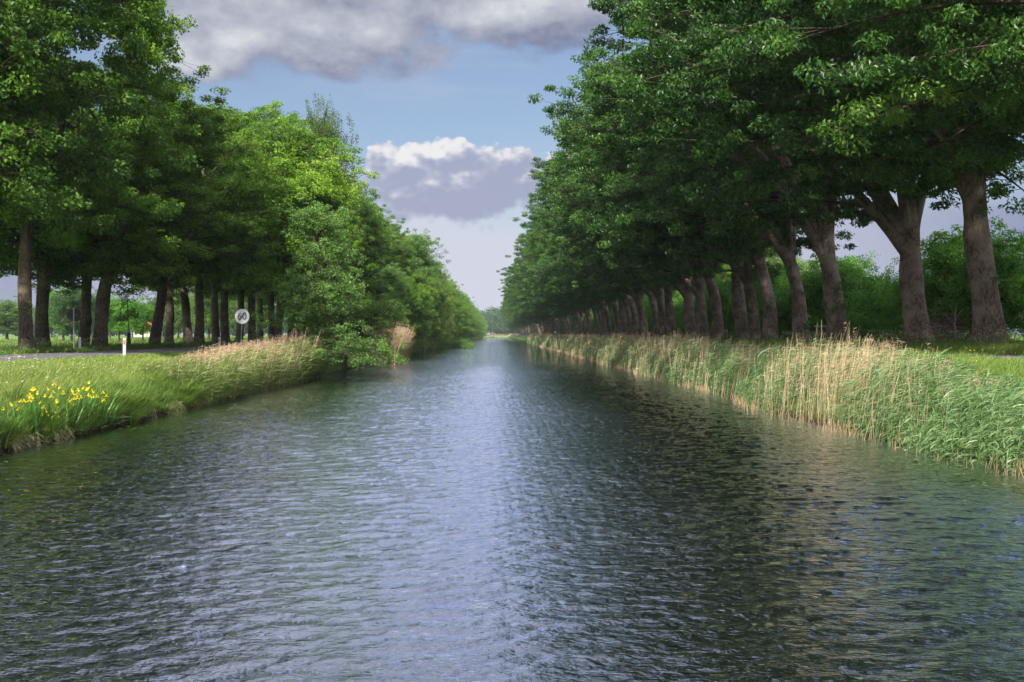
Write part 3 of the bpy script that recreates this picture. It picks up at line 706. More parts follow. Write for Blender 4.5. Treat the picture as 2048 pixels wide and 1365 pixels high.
def reeds(green, dry, plume, n, d0, d1, xf, hf_, g, drydens, p=1.3, leaves=9, plf=.22, wmin=.018):
    x, y = scatter(n, d0, d1, 0, 1, g, p); x = xf(x, y)
    base = np.stack([x, y, np.maximum(gz(x, y), -.25) - .05], 1); dist = np.hypot(x, y)
    isdry = g.random(n) < drydens(x, y)
    H = hf_(x, y) * g.uniform(.62, 1.15, n); H = np.where(isdry, H * g.uniform(.9, 1.28, n), H)
    lean = nrm(np.array([0, 0, 1.]) + g.normal(0, .09, (n, 3)) * [1, 1, 0] + WIND * .06 + (g.random((n, 1)) < .025) * g.normal(0, .45, (n, 3)) * [1, 1, 0])
    # green stems with arching leaves
    gi = np.where(~isdry)[0]
    m = len(gi); w = np.maximum(wmin, dist[gi] * .00050)
    a = g.uniform(0, 3.14, m); S = np.stack([np.cos(a), .5 * np.sin(a), 0 * a], 1)
    st = g.normal(.40, .10, m) + .14 * wob(y[gi] * .7 + x[gi], 3)
    green.add(*ribbons(base[gi], lean[gi], WIND * .10 + 0 * base[gi], H[gi], w * .55, S), tone=np.repeat(st - .05, 3))
    if leaves:
        k = leaves; f = g.uniform(.18, 1.0, (m, k)); HH = H[gi][:, None] * f
        P = base[gi][:, None] + lean[gi][:, None] * HH[..., None] + (WIND * .10)[None, None] * (HH * f)[..., None]
        az = g.normal(0, .9, (m, k)); dirh = np.stack([np.cos(az), np.sin(az), 0 * az], -1)
        D = nrm(dirh * .55 + np.array([0, 0, 1.]) * g.uniform(.35, 1.2, (m, k, 1)))
        B = dirh * .35 + np.array([.25, 0, -.55]) * g.uniform(.5, 1.2, (m, k, 1))
        S = nrm(np.cross(D, np.array([0, 0, 1.])) + g.normal(0, .35, (m, k, 3)))
        L = g.uniform(.26, .52, (m, k)) * np.clip(H[gi][:, None] / 1.6, .6, 1.1); W = np.broadcast_to(w[:, None], (m, k)) * g.uniform(.8, 1.5, (m, k))
        green.add(*ribbons(P.reshape(-1, 3), D.reshape(-1, 3), B.reshape(-1, 3), L.ravel(), W.ravel(), S.reshape(-1, 3), prof=(.5, 1, .7, .05)),
                  tone=np.repeat((st[:, None] + f * .16 + g.normal(0, .10, (m, k))).ravel(), 3))
    # dry canes, bare near the foot, thin plumes on top
    di = np.where(isdry)[0]; m = len(di); w = np.maximum(.009, dist[di] * .00036)
    a = g.uniform(0, 3.14, m); S = np.stack([np.cos(a), .4 * np.sin(a), 0 * a], 1)
    t = g.normal(.55, .2, m)
    dry.add(*ribbons(base[di], lean[di], WIND * .08 + g.normal(0, .05, (m, 3)) * [1, 1, 0], H[di], w, S, prof=(1, .9, .8, .5)), tone=np.repeat(t, 3))
    k = 2; f = g.uniform(.35, .9, (m, k)); P = base[di][:, None] + lean[di][:, None] * (H[di][:, None] * f)[..., None]
    az = g.normal(0, .6, (m, k)); D = nrm(np.stack([np.cos(az), np.sin(az), g.uniform(.2, 1.2, (m, k))], -1))
    dry.add(*ribbons(P.reshape(-1, 3), D.reshape(-1, 3), np.array([[.1, 0, -.6]]) + np.zeros((m * k, 3)), g.uniform(.12, .3, m * k), np.repeat(w, k) * 1.1, nrm(g.normal(0, 1, (m * k, 3)))), tone=np.repeat(np.repeat(t, k), 3))
    pl = di[g.random(m) < plf]; q = 7; m = len(pl)
    tip = base[pl] + lean[pl] * H[pl][:, None] + WIND * .08 * H[pl][:, None]
    P = tip[:, None] - np.array([0, 0, 1.]) * g.uniform(0, .26, (m, q, 1)) + g.normal(0, .015, (m, q, 3))
    D = nrm(np.array([.75, 0, .6]) + g.normal(0, .35, (m, q, 3)))
    L = g.uniform(.07, .17, (m, q)); W = np.maximum(.012, dist[pl] * .0004)[:, None] * g.uniform(.7, 1.3, (m, q))
    plume.add(*ribbons(P.reshape(-1, 3), D.reshape(-1, 3), np.array([[.25, 0, -.4]]) + np.zeros((m * q, 3)), L.ravel(), W.ravel(), nrm(g.normal(0, 1, (m * q, 3))), prof=(.6, 1, .8, .2)),
              tone=np.repeat(g.uniform(.1, .9, m * q), 3))
gr, dr, pm = MB(), MB(), MB()
def xr(width): return lambda u, y: shoreR(y) - .38 + (.30 * wob(y * 1.9, 8) + .28 * wob(y * .7, 3) + .12 * wob(y * 5, 1)) * (1 - u) + u ** .95 * width
def ddR(x, y):
    s = x - shoreR(y)
    cl = wob(x * 1.7 + y * .9, 6) * wob(y * 2.3 - x * .8, 2) + .5 * wob(y * 4.7 + x * 3, 1)
    v = .13 + .62 * np.exp(-((y - 30) / 4.8) ** 2) * (1 + .8 * cl) + .35 * cl * (y > 25) - .14 * (y < 22) + np.where(y > 40, .12 + .34 * (s > .9), 0) + .14 * wob(y * .55, 6) * (y > 24)
    return np.clip(v, .03, .85)
def hR(x, y):
    s = x - shoreR(y)
    top = np.interp(y, [14, 22, 26, 31, 36, 45, 70, 200], [1.35, 1.45, 1.9, 2.25, 1.9, 2.1, 2.25, 2.35]) + .20 * wob(y * .9, 2) + .20 * wob(x * 2.6 + y * 1.3, 5) * wob(y * 1.9 - x, 7)
    top = top * np.clip(.62 + .42 * (s + .4), .5, 1)
    return np.clip(top - np.maximum(gz(x, y), 0), .30, 2.4)
reeds(gr, dr, pm, 9500, 12.5, 62, xr(2.9), hR, g, ddR, p=1.25, leaves=9)
reeds(gr, dr, pm, 9500, 55, 330, xr(2.8), hR, g, ddR, p=1.5, leaves=6, plf=.5)
# short straw stubble standing in the water in front of the reed belt
n = 9000; yy = 13 + g.random(n) ** 1.5 * 200; xx = shoreR(yy) - .34 + g.normal(0, .18, n) + .25 * wob(yy * 1.9, 8)
on = g.random(n) < .05 + .45 * (wob(yy * 2.7, 4) + .6 * wob(yy * 7.1, 2) > .25); xx = xx[on]; yy = yy[on]; n = len(xx)
P = np.stack([xx, yy, np.full(n, -.1)], 1); ds = np.hypot(xx, yy)
dr.add(*ribbons(P, nrm(np.array([0, 0, 1.]) + g.normal(0, .22, (n, 3)) * [1, 1, 0]), np.zeros((n, 3)), g.uniform(.15, .5, n), np.maximum(.009, ds * .00036), np.tile([[1., .2, 0]], (n, 1)), prof=(1, 1, .9, .6)), tone=np.repeat(g.uniform(.0, .45, n), 3))
tag(gr.build('green_reeds', M['greenreed']), 'fresh green reeds bending in the wind along the bank below the cycle path', 'reeds', None, 'stuff')
tag(dr.build('dry_reeds', M['dryreed']), 'straw-coloured old reed canes along the bank below the cycle path', 'reeds', None, 'stuff')
tag(pm.build('reed_plumes', M['plume']), 'brownish feathery reed plumes above the reeds below the cycle path', 'reed plumes', None, 'stuff')
gr, dr, pm = MB(), MB(), MB()
def xl(width): return lambda u, y: shoreL(y) + .25 - u * width
hL = lambda x, y: np.clip(np.interp(y, [32, 40, 50, 60], [1.3, 1.7, 2.15, 2.3]) + .18 * wob(y * .8, 2) - np.maximum(gz(x, y), 0), .4, 2.2)
def ddL(x, y):
    s = shoreL(y) - x
    v = np.where(s > .6, .95, .25) * np.exp(-((y - 50) / 10.5) ** 4) + .85 * np.exp(-((y - 97) / 6.0) ** 4) + .06
    return np.clip(v, .04, .9)
reeds(gr, dr, pm, 4600, 36, 60, xl(2.5), hL, g, ddL, p=1.0, leaves=7, plf=.6)
reeds(gr, dr, pm, 3600, 91, 102, lambda u, y: -9.0 - .03 * (101 - y) - 3.8 * u, lambda x, y: np.clip(2.9 - np.maximum(gz(x, y), 0), .8, 2.9), g, ddL, p=1.0, leaves=3, plf=.7)
reeds(gr, dr, pm, 1800, 100, 260, xl(1.6), lambda x, y: 1.2 + 0 * x, g, ddL, p=1.2, leaves=5)
tag(gr.build('green_reeds', M['leftreed']), 'green reeds below the road bank before the leafy alder', 'reeds', None, 'stuff')
tag(dr.build('dry_reeds', M['dryreed']), 'pale straw reeds blown sideways on the road side bank', 'reeds', None, 'stuff')
tag(pm.build('reed_plumes', M['plume']), 'pinkish brown reed plumes below the slender leaning oak', 'reed plumes', None, 'stuff')
# cow parsley haze of small heads around the trunks
mb = MB()
for (n, d0, d1, xa, xb, hh) in ((1500, 26, 110, 18.2, 21.5, .60), (900, 40, 110, -23.6, -21.2, .55), (250, 17, 36, -15.0, -12.5, .4)):
    x, y = scatter(n, d0, d1, xa, xb, g, 1.4); P = np.stack([x, y, gz(x, y)], 1); H = hh * g.uniform(.7, 1.3, n)
    T = P + np.stack([g.normal(0, .06, n) + .08, g.normal(0, .06, n), H], 1)
    mb.add(*sticks(P, T, .006, .004), tone=.2)
    q = 7; C = np.repeat(T, q, 0) + g.normal(0, 1, (n * q, 3)) * [.07, .07, .03]
    mb.add(*kites(C, nrm(g.normal(0, 1, (n * q, 3)) * [1, 1, .2]), nrm(g.normal(0, .3, (n * q, 3)) + [0, 0, 1]), .05, .045, .05), tone=g.uniform(.3, 1.0, n * q))
tag(mb.build('cow_parsley', M['parsley']), 'cow parsley heads in the long grass at the foot of the oaks', 'wildflowers', None, 'stuff')
# buttercups dotted through the verges
mb = MB(); n = 700; x, y = scatter(n, 16, 70, -15.5, -11.6, g, 1.4); x2, y2 = scatter(200, 16, 40, 12.4, 14.2, g, 1.4); x = np.r_[x, x2]; y = np.r_[y, y2]; n = len(x)
on = (wob(x * 2 + y * .7, 3) > .1); x, y = x[on], y[on]; n = len(x)
P = np.stack([x, y, gz(x, y) + g.uniform(.22, .42, n)], 1)
mb.add(*kites(P, nrm(g.normal(0, 1, (n, 3)) * [1, 1, .2]), nrm(g.normal(0, .4, (n, 3)) + [0, 0, 1]), .035, .035, .1), tone=.5)
tag(mb.build('buttercups', M['petal']), 'tiny yellow buttercups scattered through the verge grass', 'wildflowers', None, 'stuff')

# --- yellow irises
GI = 'yellow irises flowering on the bank'
def make_iris(seed, nf):
    g = np.random.default_rng(seed)
    root = empty('iris_plant', (0, 0, 0), 'yellow iris in flower among sword-shaped leaves at the water edge', 'iris', GI)
    m = 20; a = g.uniform(0, 6.28, m); r = g.uniform(0, .24, m)
    P = np.stack([np.cos(a) * r, np.sin(a) * r, -.05 + 0 * a], 1); o_ = np.stack([np.cos(a), np.sin(a), 0 * a], 1)
    D = nrm(np.array([0, 0, 1.]) + o_ * .22 * g.random((m, 1)) + WIND * .08); b = g.uniform(0, 3.14, m)
    mb = MB().add(*ribbons(P, D, WIND * .12 + o_ * .1, g.uniform(.45, .88, m), g.uniform(.02, .034, m), np.stack([np.cos(b), np.sin(b), 0 * b], 1), prof=(.8, 1, .8, .06)), tone=np.repeat(g.uniform(.1, .9, m), 3))
    mb.build('leaves', M['iris'], root)
    for k in range(nf):
        x, y = g.uniform(-.22, .22, 2); h = g.uniform(.62, .98)
        st = MB().add(*tube_arrays(bez(np.array([x * .5, y * .5, 0]), np.array([x * .6, y * .6, h * .6]), np.array([x + .04, y, h]), 6), np.linspace(.008, .005, 6), 5), tone=.4)
        so = st.build('stem', M['iris'], root)
        c = np.array([x + .04, y, h + .02]); fl_ = MB()
        q = 3; a = np.arange(q) / q * 6.28 + g.uniform(0, 6); o_ = np.stack([np.cos(a), np.sin(a), 0 * a], 1); s_ = np.stack([-np.sin(a), np.cos(a), 0 * a], 1)
        fl_.add(*ribbons(c + 0 * o_, nrm(o_ + [0, 0, .55]), np.array([[0, 0, -1.0]]) + 0 * o_, np.full(q, .070), np.full(q, .05), s_, prof=(.3, .8, 1.1, .4)), tone=.8)
        o2 = np.stack([np.cos(a + 1.05), np.sin(a + 1.05), 0 * a], 1); s2 = np.stack([-np.sin(a + 1.05), np.cos(a + 1.05), 0 * a], 1)
        fl_.add(*ribbons(c + 0 * o_, nrm(o2 * .35 + [0, 0, 1]), o2 * .1, np.full(q, .055), np.full(q, .03), s2, prof=(.5, 1, .9, .4)), tone=.6)
        fl_.build('flower', M['petal'], so)
    return root
irs = [make_iris(600 + k, nf) for k, nf in enumerate((2, 3, 2, 1, 2))]
spots = []
def at_bank(px, py_flower):
    """a spot on the bank slope whose ~0.8 m high flower appears at this place of the photo"""
    best = None
    for y in np.arange(14, 60, .1):
        x = (px - 993) / F * y; s = float(shoreL(y)) - x
        if s < .15 or s > 3: continue
        h = CAMZ - (py_flower - 669) * y / F - float(gz(x, y))
        if .25 < h and (best is None or abs(h - .78) < abs(best[2] - .78)): best = (x, y, h)
    return best
for (px, py) in [(6, 800), (2, 808), (20, 812), (24, 828), (58, 790), (62, 800), (70, 806), (52, 800), (98, 800), (105, 806), (112, 812), (118, 820), (100, 832), (112, 836), (115, 848), (118, 842),
                 (104, 812), (114, 778), (130, 777), (134, 785), (142, 788), (128, 790), (140, 796), (150, 790), (152, 806), (160, 785), (170, 782), (155, 796), (165, 794), (184, 780), (198, 771),
                 (197, 776), (200, 794), (208, 790), (186, 818), (196, 815), (192, 812), (181, 818), (203, 798), (214, 790), (30, 838), (88, 782), (80, 788), (122, 800), (175, 805), (146, 812)]:
    s = at_bank(px, py)
    if s: spots.append(s)
ij = np.random.default_rng(5)
for k, (x, y, hh_) in enumerate(spots):
    p = irs[k % 5]; o = place(p, (x, y, float(gz(x, y))), ij.uniform(0, 6.28), float(np.clip(hh_ / .82, .35, 1.15)) * ij.uniform(.92, 1.06))
# broad dock-like leaves and floating leaves by the iris bank
mb = MB(); g2 = np.random.default_rng(9)
for k in range(26):
    y = g2.uniform(16, 30); x = float(shoreL(y)) - g2.uniform(-.05, .5); m = 7; a = g2.uniform(0, 6.28, m); o_ = np.stack([np.cos(a), np.sin(a), 0 * a], 1)
    mb.add(*ribbons(np.array([x, y, max(0.02, float(gz(x, y)))]) + 0 * o_, nrm(o_ * .6 + [0, 0, 1]), o_ * .4 + [0, 0, -.5], g2.uniform(.3, .55, m), g2.uniform(.07, .12, m), np.stack([-np.sin(a), np.cos(a), 0 * a], 1), prof=(.2, .9, 1, .1)), tone=np.repeat(g2.uniform(.2, .8, m), 3))
tag(mb.build('dock_leaves', M['greenreed']), 'broad dock leaves leaning out over the water below the irises', 'plants', None, 'stuff')

mb = MB(); n = 420; y = 15 + g2.random(n) ** 1.6 * 60; sd = g2.random(n) < .5
x = np.where(sd, shoreL(y) + .15 + np.abs(g2.normal(0, .5, n)), shoreR(y) - .75 - np.abs(g2.normal(0, .6, n)))
on = wob(y * 2.3, 5) + wob(y * 6, 1) > .3; x = x[on]; y = y[on]; n = len(x)
mb.add(*kites(np.stack([x, y, np.full(n, .022)], 1), nrm(g2.normal(0, 1, (n, 3)) * [1, 1, 0]), np.tile([[0, 0, 1.]], (n, 1)), g2.uniform(.05, .16, n), g2.uniform(.04, .09, n), .02), tone=g2.uniform(0, 1, n))
tag(mb.build('floating_leaves', M['lily']), 'small leaves and bits of straw floating on the water along both banks', 'floating leaves', None, 'stuff')

# --- fallen branch lying in the water
mb = MB(); g3 = np.random.default_rng(21)
main = bez(np.array([-11.5, 186, .7]), np.array([-8, 183, 1.0]), np.array([-4.6, 181, .1]), 14); mb.add(*tube_arrays(main, np.linspace(.16, .03, 14), 6), tone=.3)
root = empty('fallen_branch', (0, 0, 0), 'leafy fallen branch reaching from the bank trees out onto the water', 'branch')
lv = MB(); C = main[g3.integers(3, 14, 130)] + g3.normal(0, 1, (130, 3)) * [.7, .8, .35]; C[:, 2] = np.abs(C[:, 2]) + .08
mb.add(*sticks(main[g3.integers(3, 14, 130)], C, .02, .008), tone=.3)
P = np.repeat(C, 26, 0) + g3.normal(0, .3, (3380, 3)); P[:, 2] = np.abs(P[:, 2]) + .02
lv.add(*kites(P, nrm(g3.normal(0, 1, P.shape)), nrm(g3.normal(0, .5, P.shape) + [0, 0, 1]), .20, .15), tone=.5 + g3.normal(0, .15, len(P)))
mb.build('bough', M['twig'], root); lv.build('leaves', M['alder'], root)

# ------------------------------------------------------------------ street furniture
def disc(r, y0, y1, n=48, cz=0.0, cx=0.0):
    a = np.arange(n) / n * 2 * np.pi
    ring = lambda rr, y: np.stack([cx + rr * np.cos(a), np.full(n, y), cz + rr * np.sin(a)], 1)
    V = np.concatenate([ring(.001, y0), ring(r * .985, y0), ring(r, y0 + (y1 - y0) * .2), ring(r, y0 + (y1 - y0) * .8), ring(r * .985, y1), ring(.001, y1)])
    i = np.arange(5)[:, None] * n; j = np.arange(n)[None]; j2 = (j + 1) % n
    Q = np.stack([i + j, i + j2, i + j2 + n, i + j + n], -1).reshape(-1, 4)
    return V, Q
def annulus(r0, r1, y0, y1, n=48, cz=0.0):
    a = np.arange(n) / n * 2 * np.pi
    ring = lambda rr, y: np.stack([rr * np.cos(a), np.full(n, y), cz + rr * np.sin(a)], 1)
    V = np.concatenate([ring(r0, y0), ring(r1, y0), ring(r1, y1), ring(r0, y1)])
    i = np.arange(4)[:, None] * n; j = np.arange(n)[None]; j2 = (j + 1) % n
    Q = np.stack([i + j, i + j2, (i + j2 + n) % (4 * n), (i + j + n) % (4 * n)], -1).reshape(-1, 4)
    return V, Q
# end-of-60 sign
sy = 58.0; sx = (486.5 - 993) / F * sy; sz = CAMZ + (669 - 633.5) / F * sy; srad = .445
sg = empty('speed_limit_end_sign', (sx, sy, float(gz(sx, sy))), 'round white sign with grey 60 crossed by black diagonal lines on a tilted pole', 'road sign')
hz = sz - float(gz(sx, sy))
pole = MB().add(*tube_arrays([[-.14, .05, -.2], [-.05, .05, hz * .6], [.03, .05, hz + .3]], [.03, .03, .03], 12), tone=.5)
pole.build('pole', M['steel'], sg, smooth=True)
pn = MB().add(*disc(srad, -.012, .008, cz=hz)).build('sign_panel', M['signwhite'], sg)
MB().add(*annulus(srad - .022, srad - .004, -.0165, -.011, cz=hz)).build('sign_rim', M['signgrey'], pn)
cu = bpy.data.curves.new('digits', 'FONT'); cu.body = '60'; cu.size = .58; cu.align_x = 'CENTER'; cu.align_y = 'CENTER'; cu.extrude = .002; cu.offset = .007
tmp = bpy.data.objects.new('digits_tmp', cu); COL.objects.link(tmp)
bpy.context.view_layer.update()
me = bpy.data.meshes.new_from_object(tmp.evaluated_get(bpy.context.evaluated_depsgraph_get()))
me.materials.clear(); me.materials.append(M['signgrey'])
bpy.data.objects.remove(tmp)
dg = bpy.data.objects.new('digits', me); COL.objects.link(dg); dg.parent = pn; dg.rotation_euler = (R(90), 0, 0); dg.location = (0, -.0165, hz - .01)
bars = MB()
for k in range(-2, 3):
    off = k * .027; an = R(52); dx, dz = math.cos(an), math.sin(an); nx_, nz_ = -dz, dx
    hl_ = .31
    w = .0042
    c = np.array([nx_ * off, 0, hz + nz_ * off]); V = []
    for yv in (-.0255, -.0195):
        for (a_, b_) in ((-hl_, -w), (hl_, -w), (hl_, w), (-hl_, w)):
            V.append([c[0] + dx * a_ + nx_ * b_, yv, c[2] + dz * a_ + nz_ * b_])
    bars.add(V, [[0, 1, 2, 3], [7, 6, 5, 4], [0, 4, 5, 1], [1, 5, 6, 2], [2, 6, 7, 3], [3, 7, 4, 0]])
bars.build('diagonal_lines', M['signblack'], pn)
sg.rotation_euler = (0, 0, R(-6))
# sign seen from behind
by = 50.5; bx = (153.5 - 993) / F * by; bz = CAMZ + (669 - 631) / F * by; g0 = float(gz(bx, by)); hz = bz - g0
bs = empty('round_road_sign', (bx, by, g0), 'round traffic sign seen from its dark back, on a grey pole across the road', 'road sign')
MB().add(*tube_arrays([[0, 0, -.2], [0, 0, hz * .5], [0, 0, hz + .36]], [.034] * 3, 12)).build('pole', M['steel'], bs, smooth=True)
pn = MB().add(*disc(.36, .04, .055, cz=hz)).build('sign_panel', M['signback'], bs)
MB().add(*annulus(.35, .375, .036, .06, cz=hz)).build('sign_rim', M['redrim'], pn)
mb = MB()
for z in (hz + .33, hz - .33): mb.add(*box((0, 0.01, z), (.16, .09, .035)))
mb.add(*box((.12, .035, hz + .02), (.05, .008, .03)))
mb.build('bracket', M['steel'], bs)
# reflector posts
def post_proto():
    r = empty('reflector_post', (0, 0, 0), 'white reflector post', 'road post', 'white reflector posts beside the road')
    a = np.array([0, 0, 0.])
    V, Q = box((0, 0, .31), (.11, .09, .90), taper=.92)
    V[4:6, 2] -= .05
    mb = MB().add(V, Q); mb.build('post_body', M['white'], r)
    MB().add(*box((0, -.0475, .58), (.06, .008, .18))).build('reflector', M['red'], r)
    return r
pp = post_proto()
place(pp, (-15.45, 41.6, float(gz(-15.45, 41.6))), 0, 1.0, 'white post with a red reflector on the near grass verge of the road')
copy_tree(pp, (-15.45, 55.8, float(gz(-15.45, 55.8))), 0, 1, 'smaller white post with a red reflector near the 60 sign')
for (px, dpt, lab) in ((165, 51.5, 'plain white post across the road beside the round sign turned away'), (379, 70.5, 'plain white post across the road beside a straight oak trunk')):
    c = pp.copy(); COL.objects.link(c); c['label'] = lab
    x = (px - 993) / F * dpt; c.location = (x, dpt, float(gz(x, dpt)))
    for ch in pp.children:
        if ch.name.startswith('post_body'):
            d_ = ch.copy(); COL.objects.link(d_); d_.parent = c
# young staked tree
yt = empty('young_tree', ((262 - 993) / F * 66, 66, ZL - .05), 'thin young tree with a black guard round its stem beside the meadow', 'young tree')
MB().add(*tube_arrays([[0, 0, -.1], [.02, 0, 1.2], [-.08, 0, 2.6], [-.12, 0, 3.9]], [.035, .03, .022, .01], 7)).build('trunk', M['twig'], yt, smooth=True)
MB().add(*tube_arrays([[0, 0, .15], [0, 0, .6], [.0, 0, 1.05]], [.13, .125, .12], 12)).add(*tube_arrays([[0, 0, 1.05], [0, 0, .6], [.0, 0, .15]], [.112, .115, .12], 12)).build('stem_guard', M['black'], yt, smooth=True)
mb = MB(); g4 = np.random.default_rng(44)
for z in (.0, .3): pass
C = np.stack([g4.normal(-.05, .4, 46), g4.normal(0, .4, 46), g4.uniform(1.8, 4.2, 46)], 1)
P = np.repeat(C, 14, 0) + g4.normal(0, .14, (46 * 14, 3))
mb.add(*kites(P, nrm(g4.normal(0, 1, P.shape)), nrm(g4.normal(0, .5, P.shape) + [0, 0, 1]), .13, .10), tone=.5 + g4.normal(0, .15, len(P)))
mb.add(*sticks(np.stack([0 * C[:, 0] - .05, 0 * C[:, 0], C[:, 2] - .25], 1), C, .008, .004), tone=0)
mb.build('crown', M['oak'], yt)
# wooden rail fence and low wooden stile
fy = 66.; fx = (1634 - 993) / F * fy
fn = empty('wooden_fence', (fx, fy, ZR + .1), 'short weathered wooden rail fence between the two shoot-covered oak trunks', 'fence')
mb = MB()
for k in range(5): MB().add(*box((.12 + k * .33, 0, .6), (.09, .09, 1.45))).build('post', M['wood'], fn)
for z in (1.18, .7): MB().add(*box((.78, -.062 + 0, z), (1.75, .03, .12))).build('rail', M['wood'], fn)
f2 = empty('wooden_stile', ((1441 - 993) / F * 88, 86, ZR + .1), 'small wooden rail standing in front of an oak trunk by the path', 'fence')
for k in (-.19, .19): MB().add(*box((k, 0, .5), (.08, .08, 1.2))).build('post', M['wood'], f2)
MB().add(*box((0, -.057, .98), (.5, .03, .11))).build('rail', M['wood'], f2)
# brush pile of cut branches
g5 = np.random.default_rng(55); mb = MB()
n = 900; c = np.stack([g5.normal(0, 1.25, n), g5.normal(0, .8, n), np.abs(g5.normal(0, .72, n)) + .02], 1); c[:, 2] *= np.clip(1.25 - np.abs(c[:, 0]) / 3.2, .2, 1)
d_ = nrm(g5.normal(0, 1, (n, 3)) * [1, .8, .38]); L = g5.uniform(.25, .9, n)[:, None]
mb.add(*sticks(c - d_ * L, c + d_ * L, g5.uniform(.012, .034, n), .006, 4), tone=.5)
o = mb.build('brush_pile', M['deadwood']); o.location = (23.2, 51.0, ZR + .05)
tag(o, 'heap of cut reddish brown branches piled between the two thickest oak trunks', 'brush pile')
mb = MB().add(*tube_arrays([[0, 0, -.1], [.03, 0, .6], [-.04, 0, 1.2], [.05, 0, 2.2]], [.035, .03, .022, .008], 6))
mb.add(*sticks([[0, 0, 1.0], [-.03, 0, 1.3], [.0, 0, 1.5]], [[-.5, .1, 1.7], [.35, 0, 1.9], [-.3, 0, 2.1]], .012, .005, 4))
o = mb.build('dead_sapling', M['paledead']); o.location = ((1917 - 993) / F * 47.5, 47.5, ZR + .1); tag(o, 'bare pale dead sapling in front of the brush pile', 'dead tree')

# farmhouse across the meadow
hy = 420.; hx = (300 - 993) / F * hy
hs = empty('farmhouse', (hx, hy, ZL - .2), 'pale farmhouse with red tiled roof across the meadow', 'house')
W_, D_, E_, RI = 11., 7., 2.8, 6.2
wv = [[-W_/2, -D_/2, 0], [W_/2, -D_/2, 0], [W_/2, D_/2, 0], [-W_/2, D_/2, 0], [-W_/2, -D_/2, E_], [W_/2, -D_/2, E_], [W_/2, D_/2, E_], [-W_/2, D_/2, E_], [-W_/2, 0, RI], [W_/2, 0, RI]]
MB().add(wv, [[0, 1, 5, 4], [1, 2, 6, 5], [2, 3, 7, 6], [3, 0, 4, 7], [4, 7, 8, 8], [5, 6, 9, 9]][:4] + [[4, 8, 7, 7], [5, 6, 9, 9]][:0]).add(
    [[-W_/2, -D_/2, E_], [-W_/2, D_/2, E_], [-W_/2, .05, RI], [-W_/2, -.05, RI], [W_/2, -D_/2, E_], [W_/2, D_/2, E_], [W_/2, .05, RI], [W_/2, -.05, RI]], [[0, 3, 2, 1], [4, 5, 6, 7]]).build('wall', M['brick'], hs)
rv = []
o_ = .4
rf = MB()
for s in (-1, 1):
    a0 = np.array([[-W_/2 - o_, s * (D_/2 + o_), E_ - .35], [W_/2 + o_, s * (D_/2 + o_), E_ - .35], [W_/2 + o_, 0, RI + .1], [-W_/2 - o_, 0, RI + .1]])
    V = np.concatenate([a0, a0 + [0, 0, .16]]); rf.add(V, [[0, 1, 2, 3], [4, 7, 6, 5], [0, 4, 5, 1], [1, 5, 6, 2], [3, 2, 6, 7], [0, 3, 7, 4]])
ro = rf.build('roof', M['roof'], hs)
MB().add(*box((2.5, .6, RI + .3), (.8, .7, 1.5))).build('chimney', M['roof'], ro)
for x in (-3.8, -1.6, 3.4): MB().add(*box((x, -D_/2 - .02, 1.5), (1.1, .06, 1.2))).build('window', M['signback'], hs)
MB().add(*box((.8, -D_/2 - .02, 1.05), (1.0, .06, 2.1))).build('door', M['wood'], hs)

# timber footbridge at the far end
bg = empty('footbridge', (0, 900, ZL), 'low brown footbridge crossing the far end of the canal', 'bridge')
MB().add(*box((0, 0, .35), (40, 2.4, .35))).build('deck', M['rust'], bg)
for s in (-1, 1):
    rb = MB().add(*box((0, s * 1.15, 1.55), (40, .1, .14))).add(*box((0, s * 1.15, 1.05), (40, .08, .1)))
    for k in range(21): rb.add(*box((-20 + k * 2, s * 1.15, 1.0), (.12, .12, 1.0)))
    rb.build('railing', M['rust'], bg)
for x in (-11.5, 11.5): MB().add(*box((x, 0, -.6), (.8, 2.2, 1.5))).build('abutment', M['brick'], bg)
# shoal of green at the canal end
mb = MB(); n = 4000; x = g.uniform(-11, 11, n); y = g.uniform(850, 905, n)
on = (np.abs(x + 3) > 2.2) & (y > 862 + 20 * np.sin(x)); x = x[on]; y = y[on]; n = len(x)
mb.add(*ribbons(np.stack([x, y, 0 * x - .1], 1), nrm(np.array([0, 0, 1.]) + g.normal(0, .2, (n, 3))), np.zeros((n, 3)), g.uniform(.5, 1.1, n), .5, np.tile([[1., 0, 0]], (n, 1))), tone=np.repeat(g.uniform(.5, .9, n), 3))
tag(mb.build('green_reeds', M['greenreed']), 'patch of green water plants across the canal before the footbridge', 'reeds', None, 'stuff')

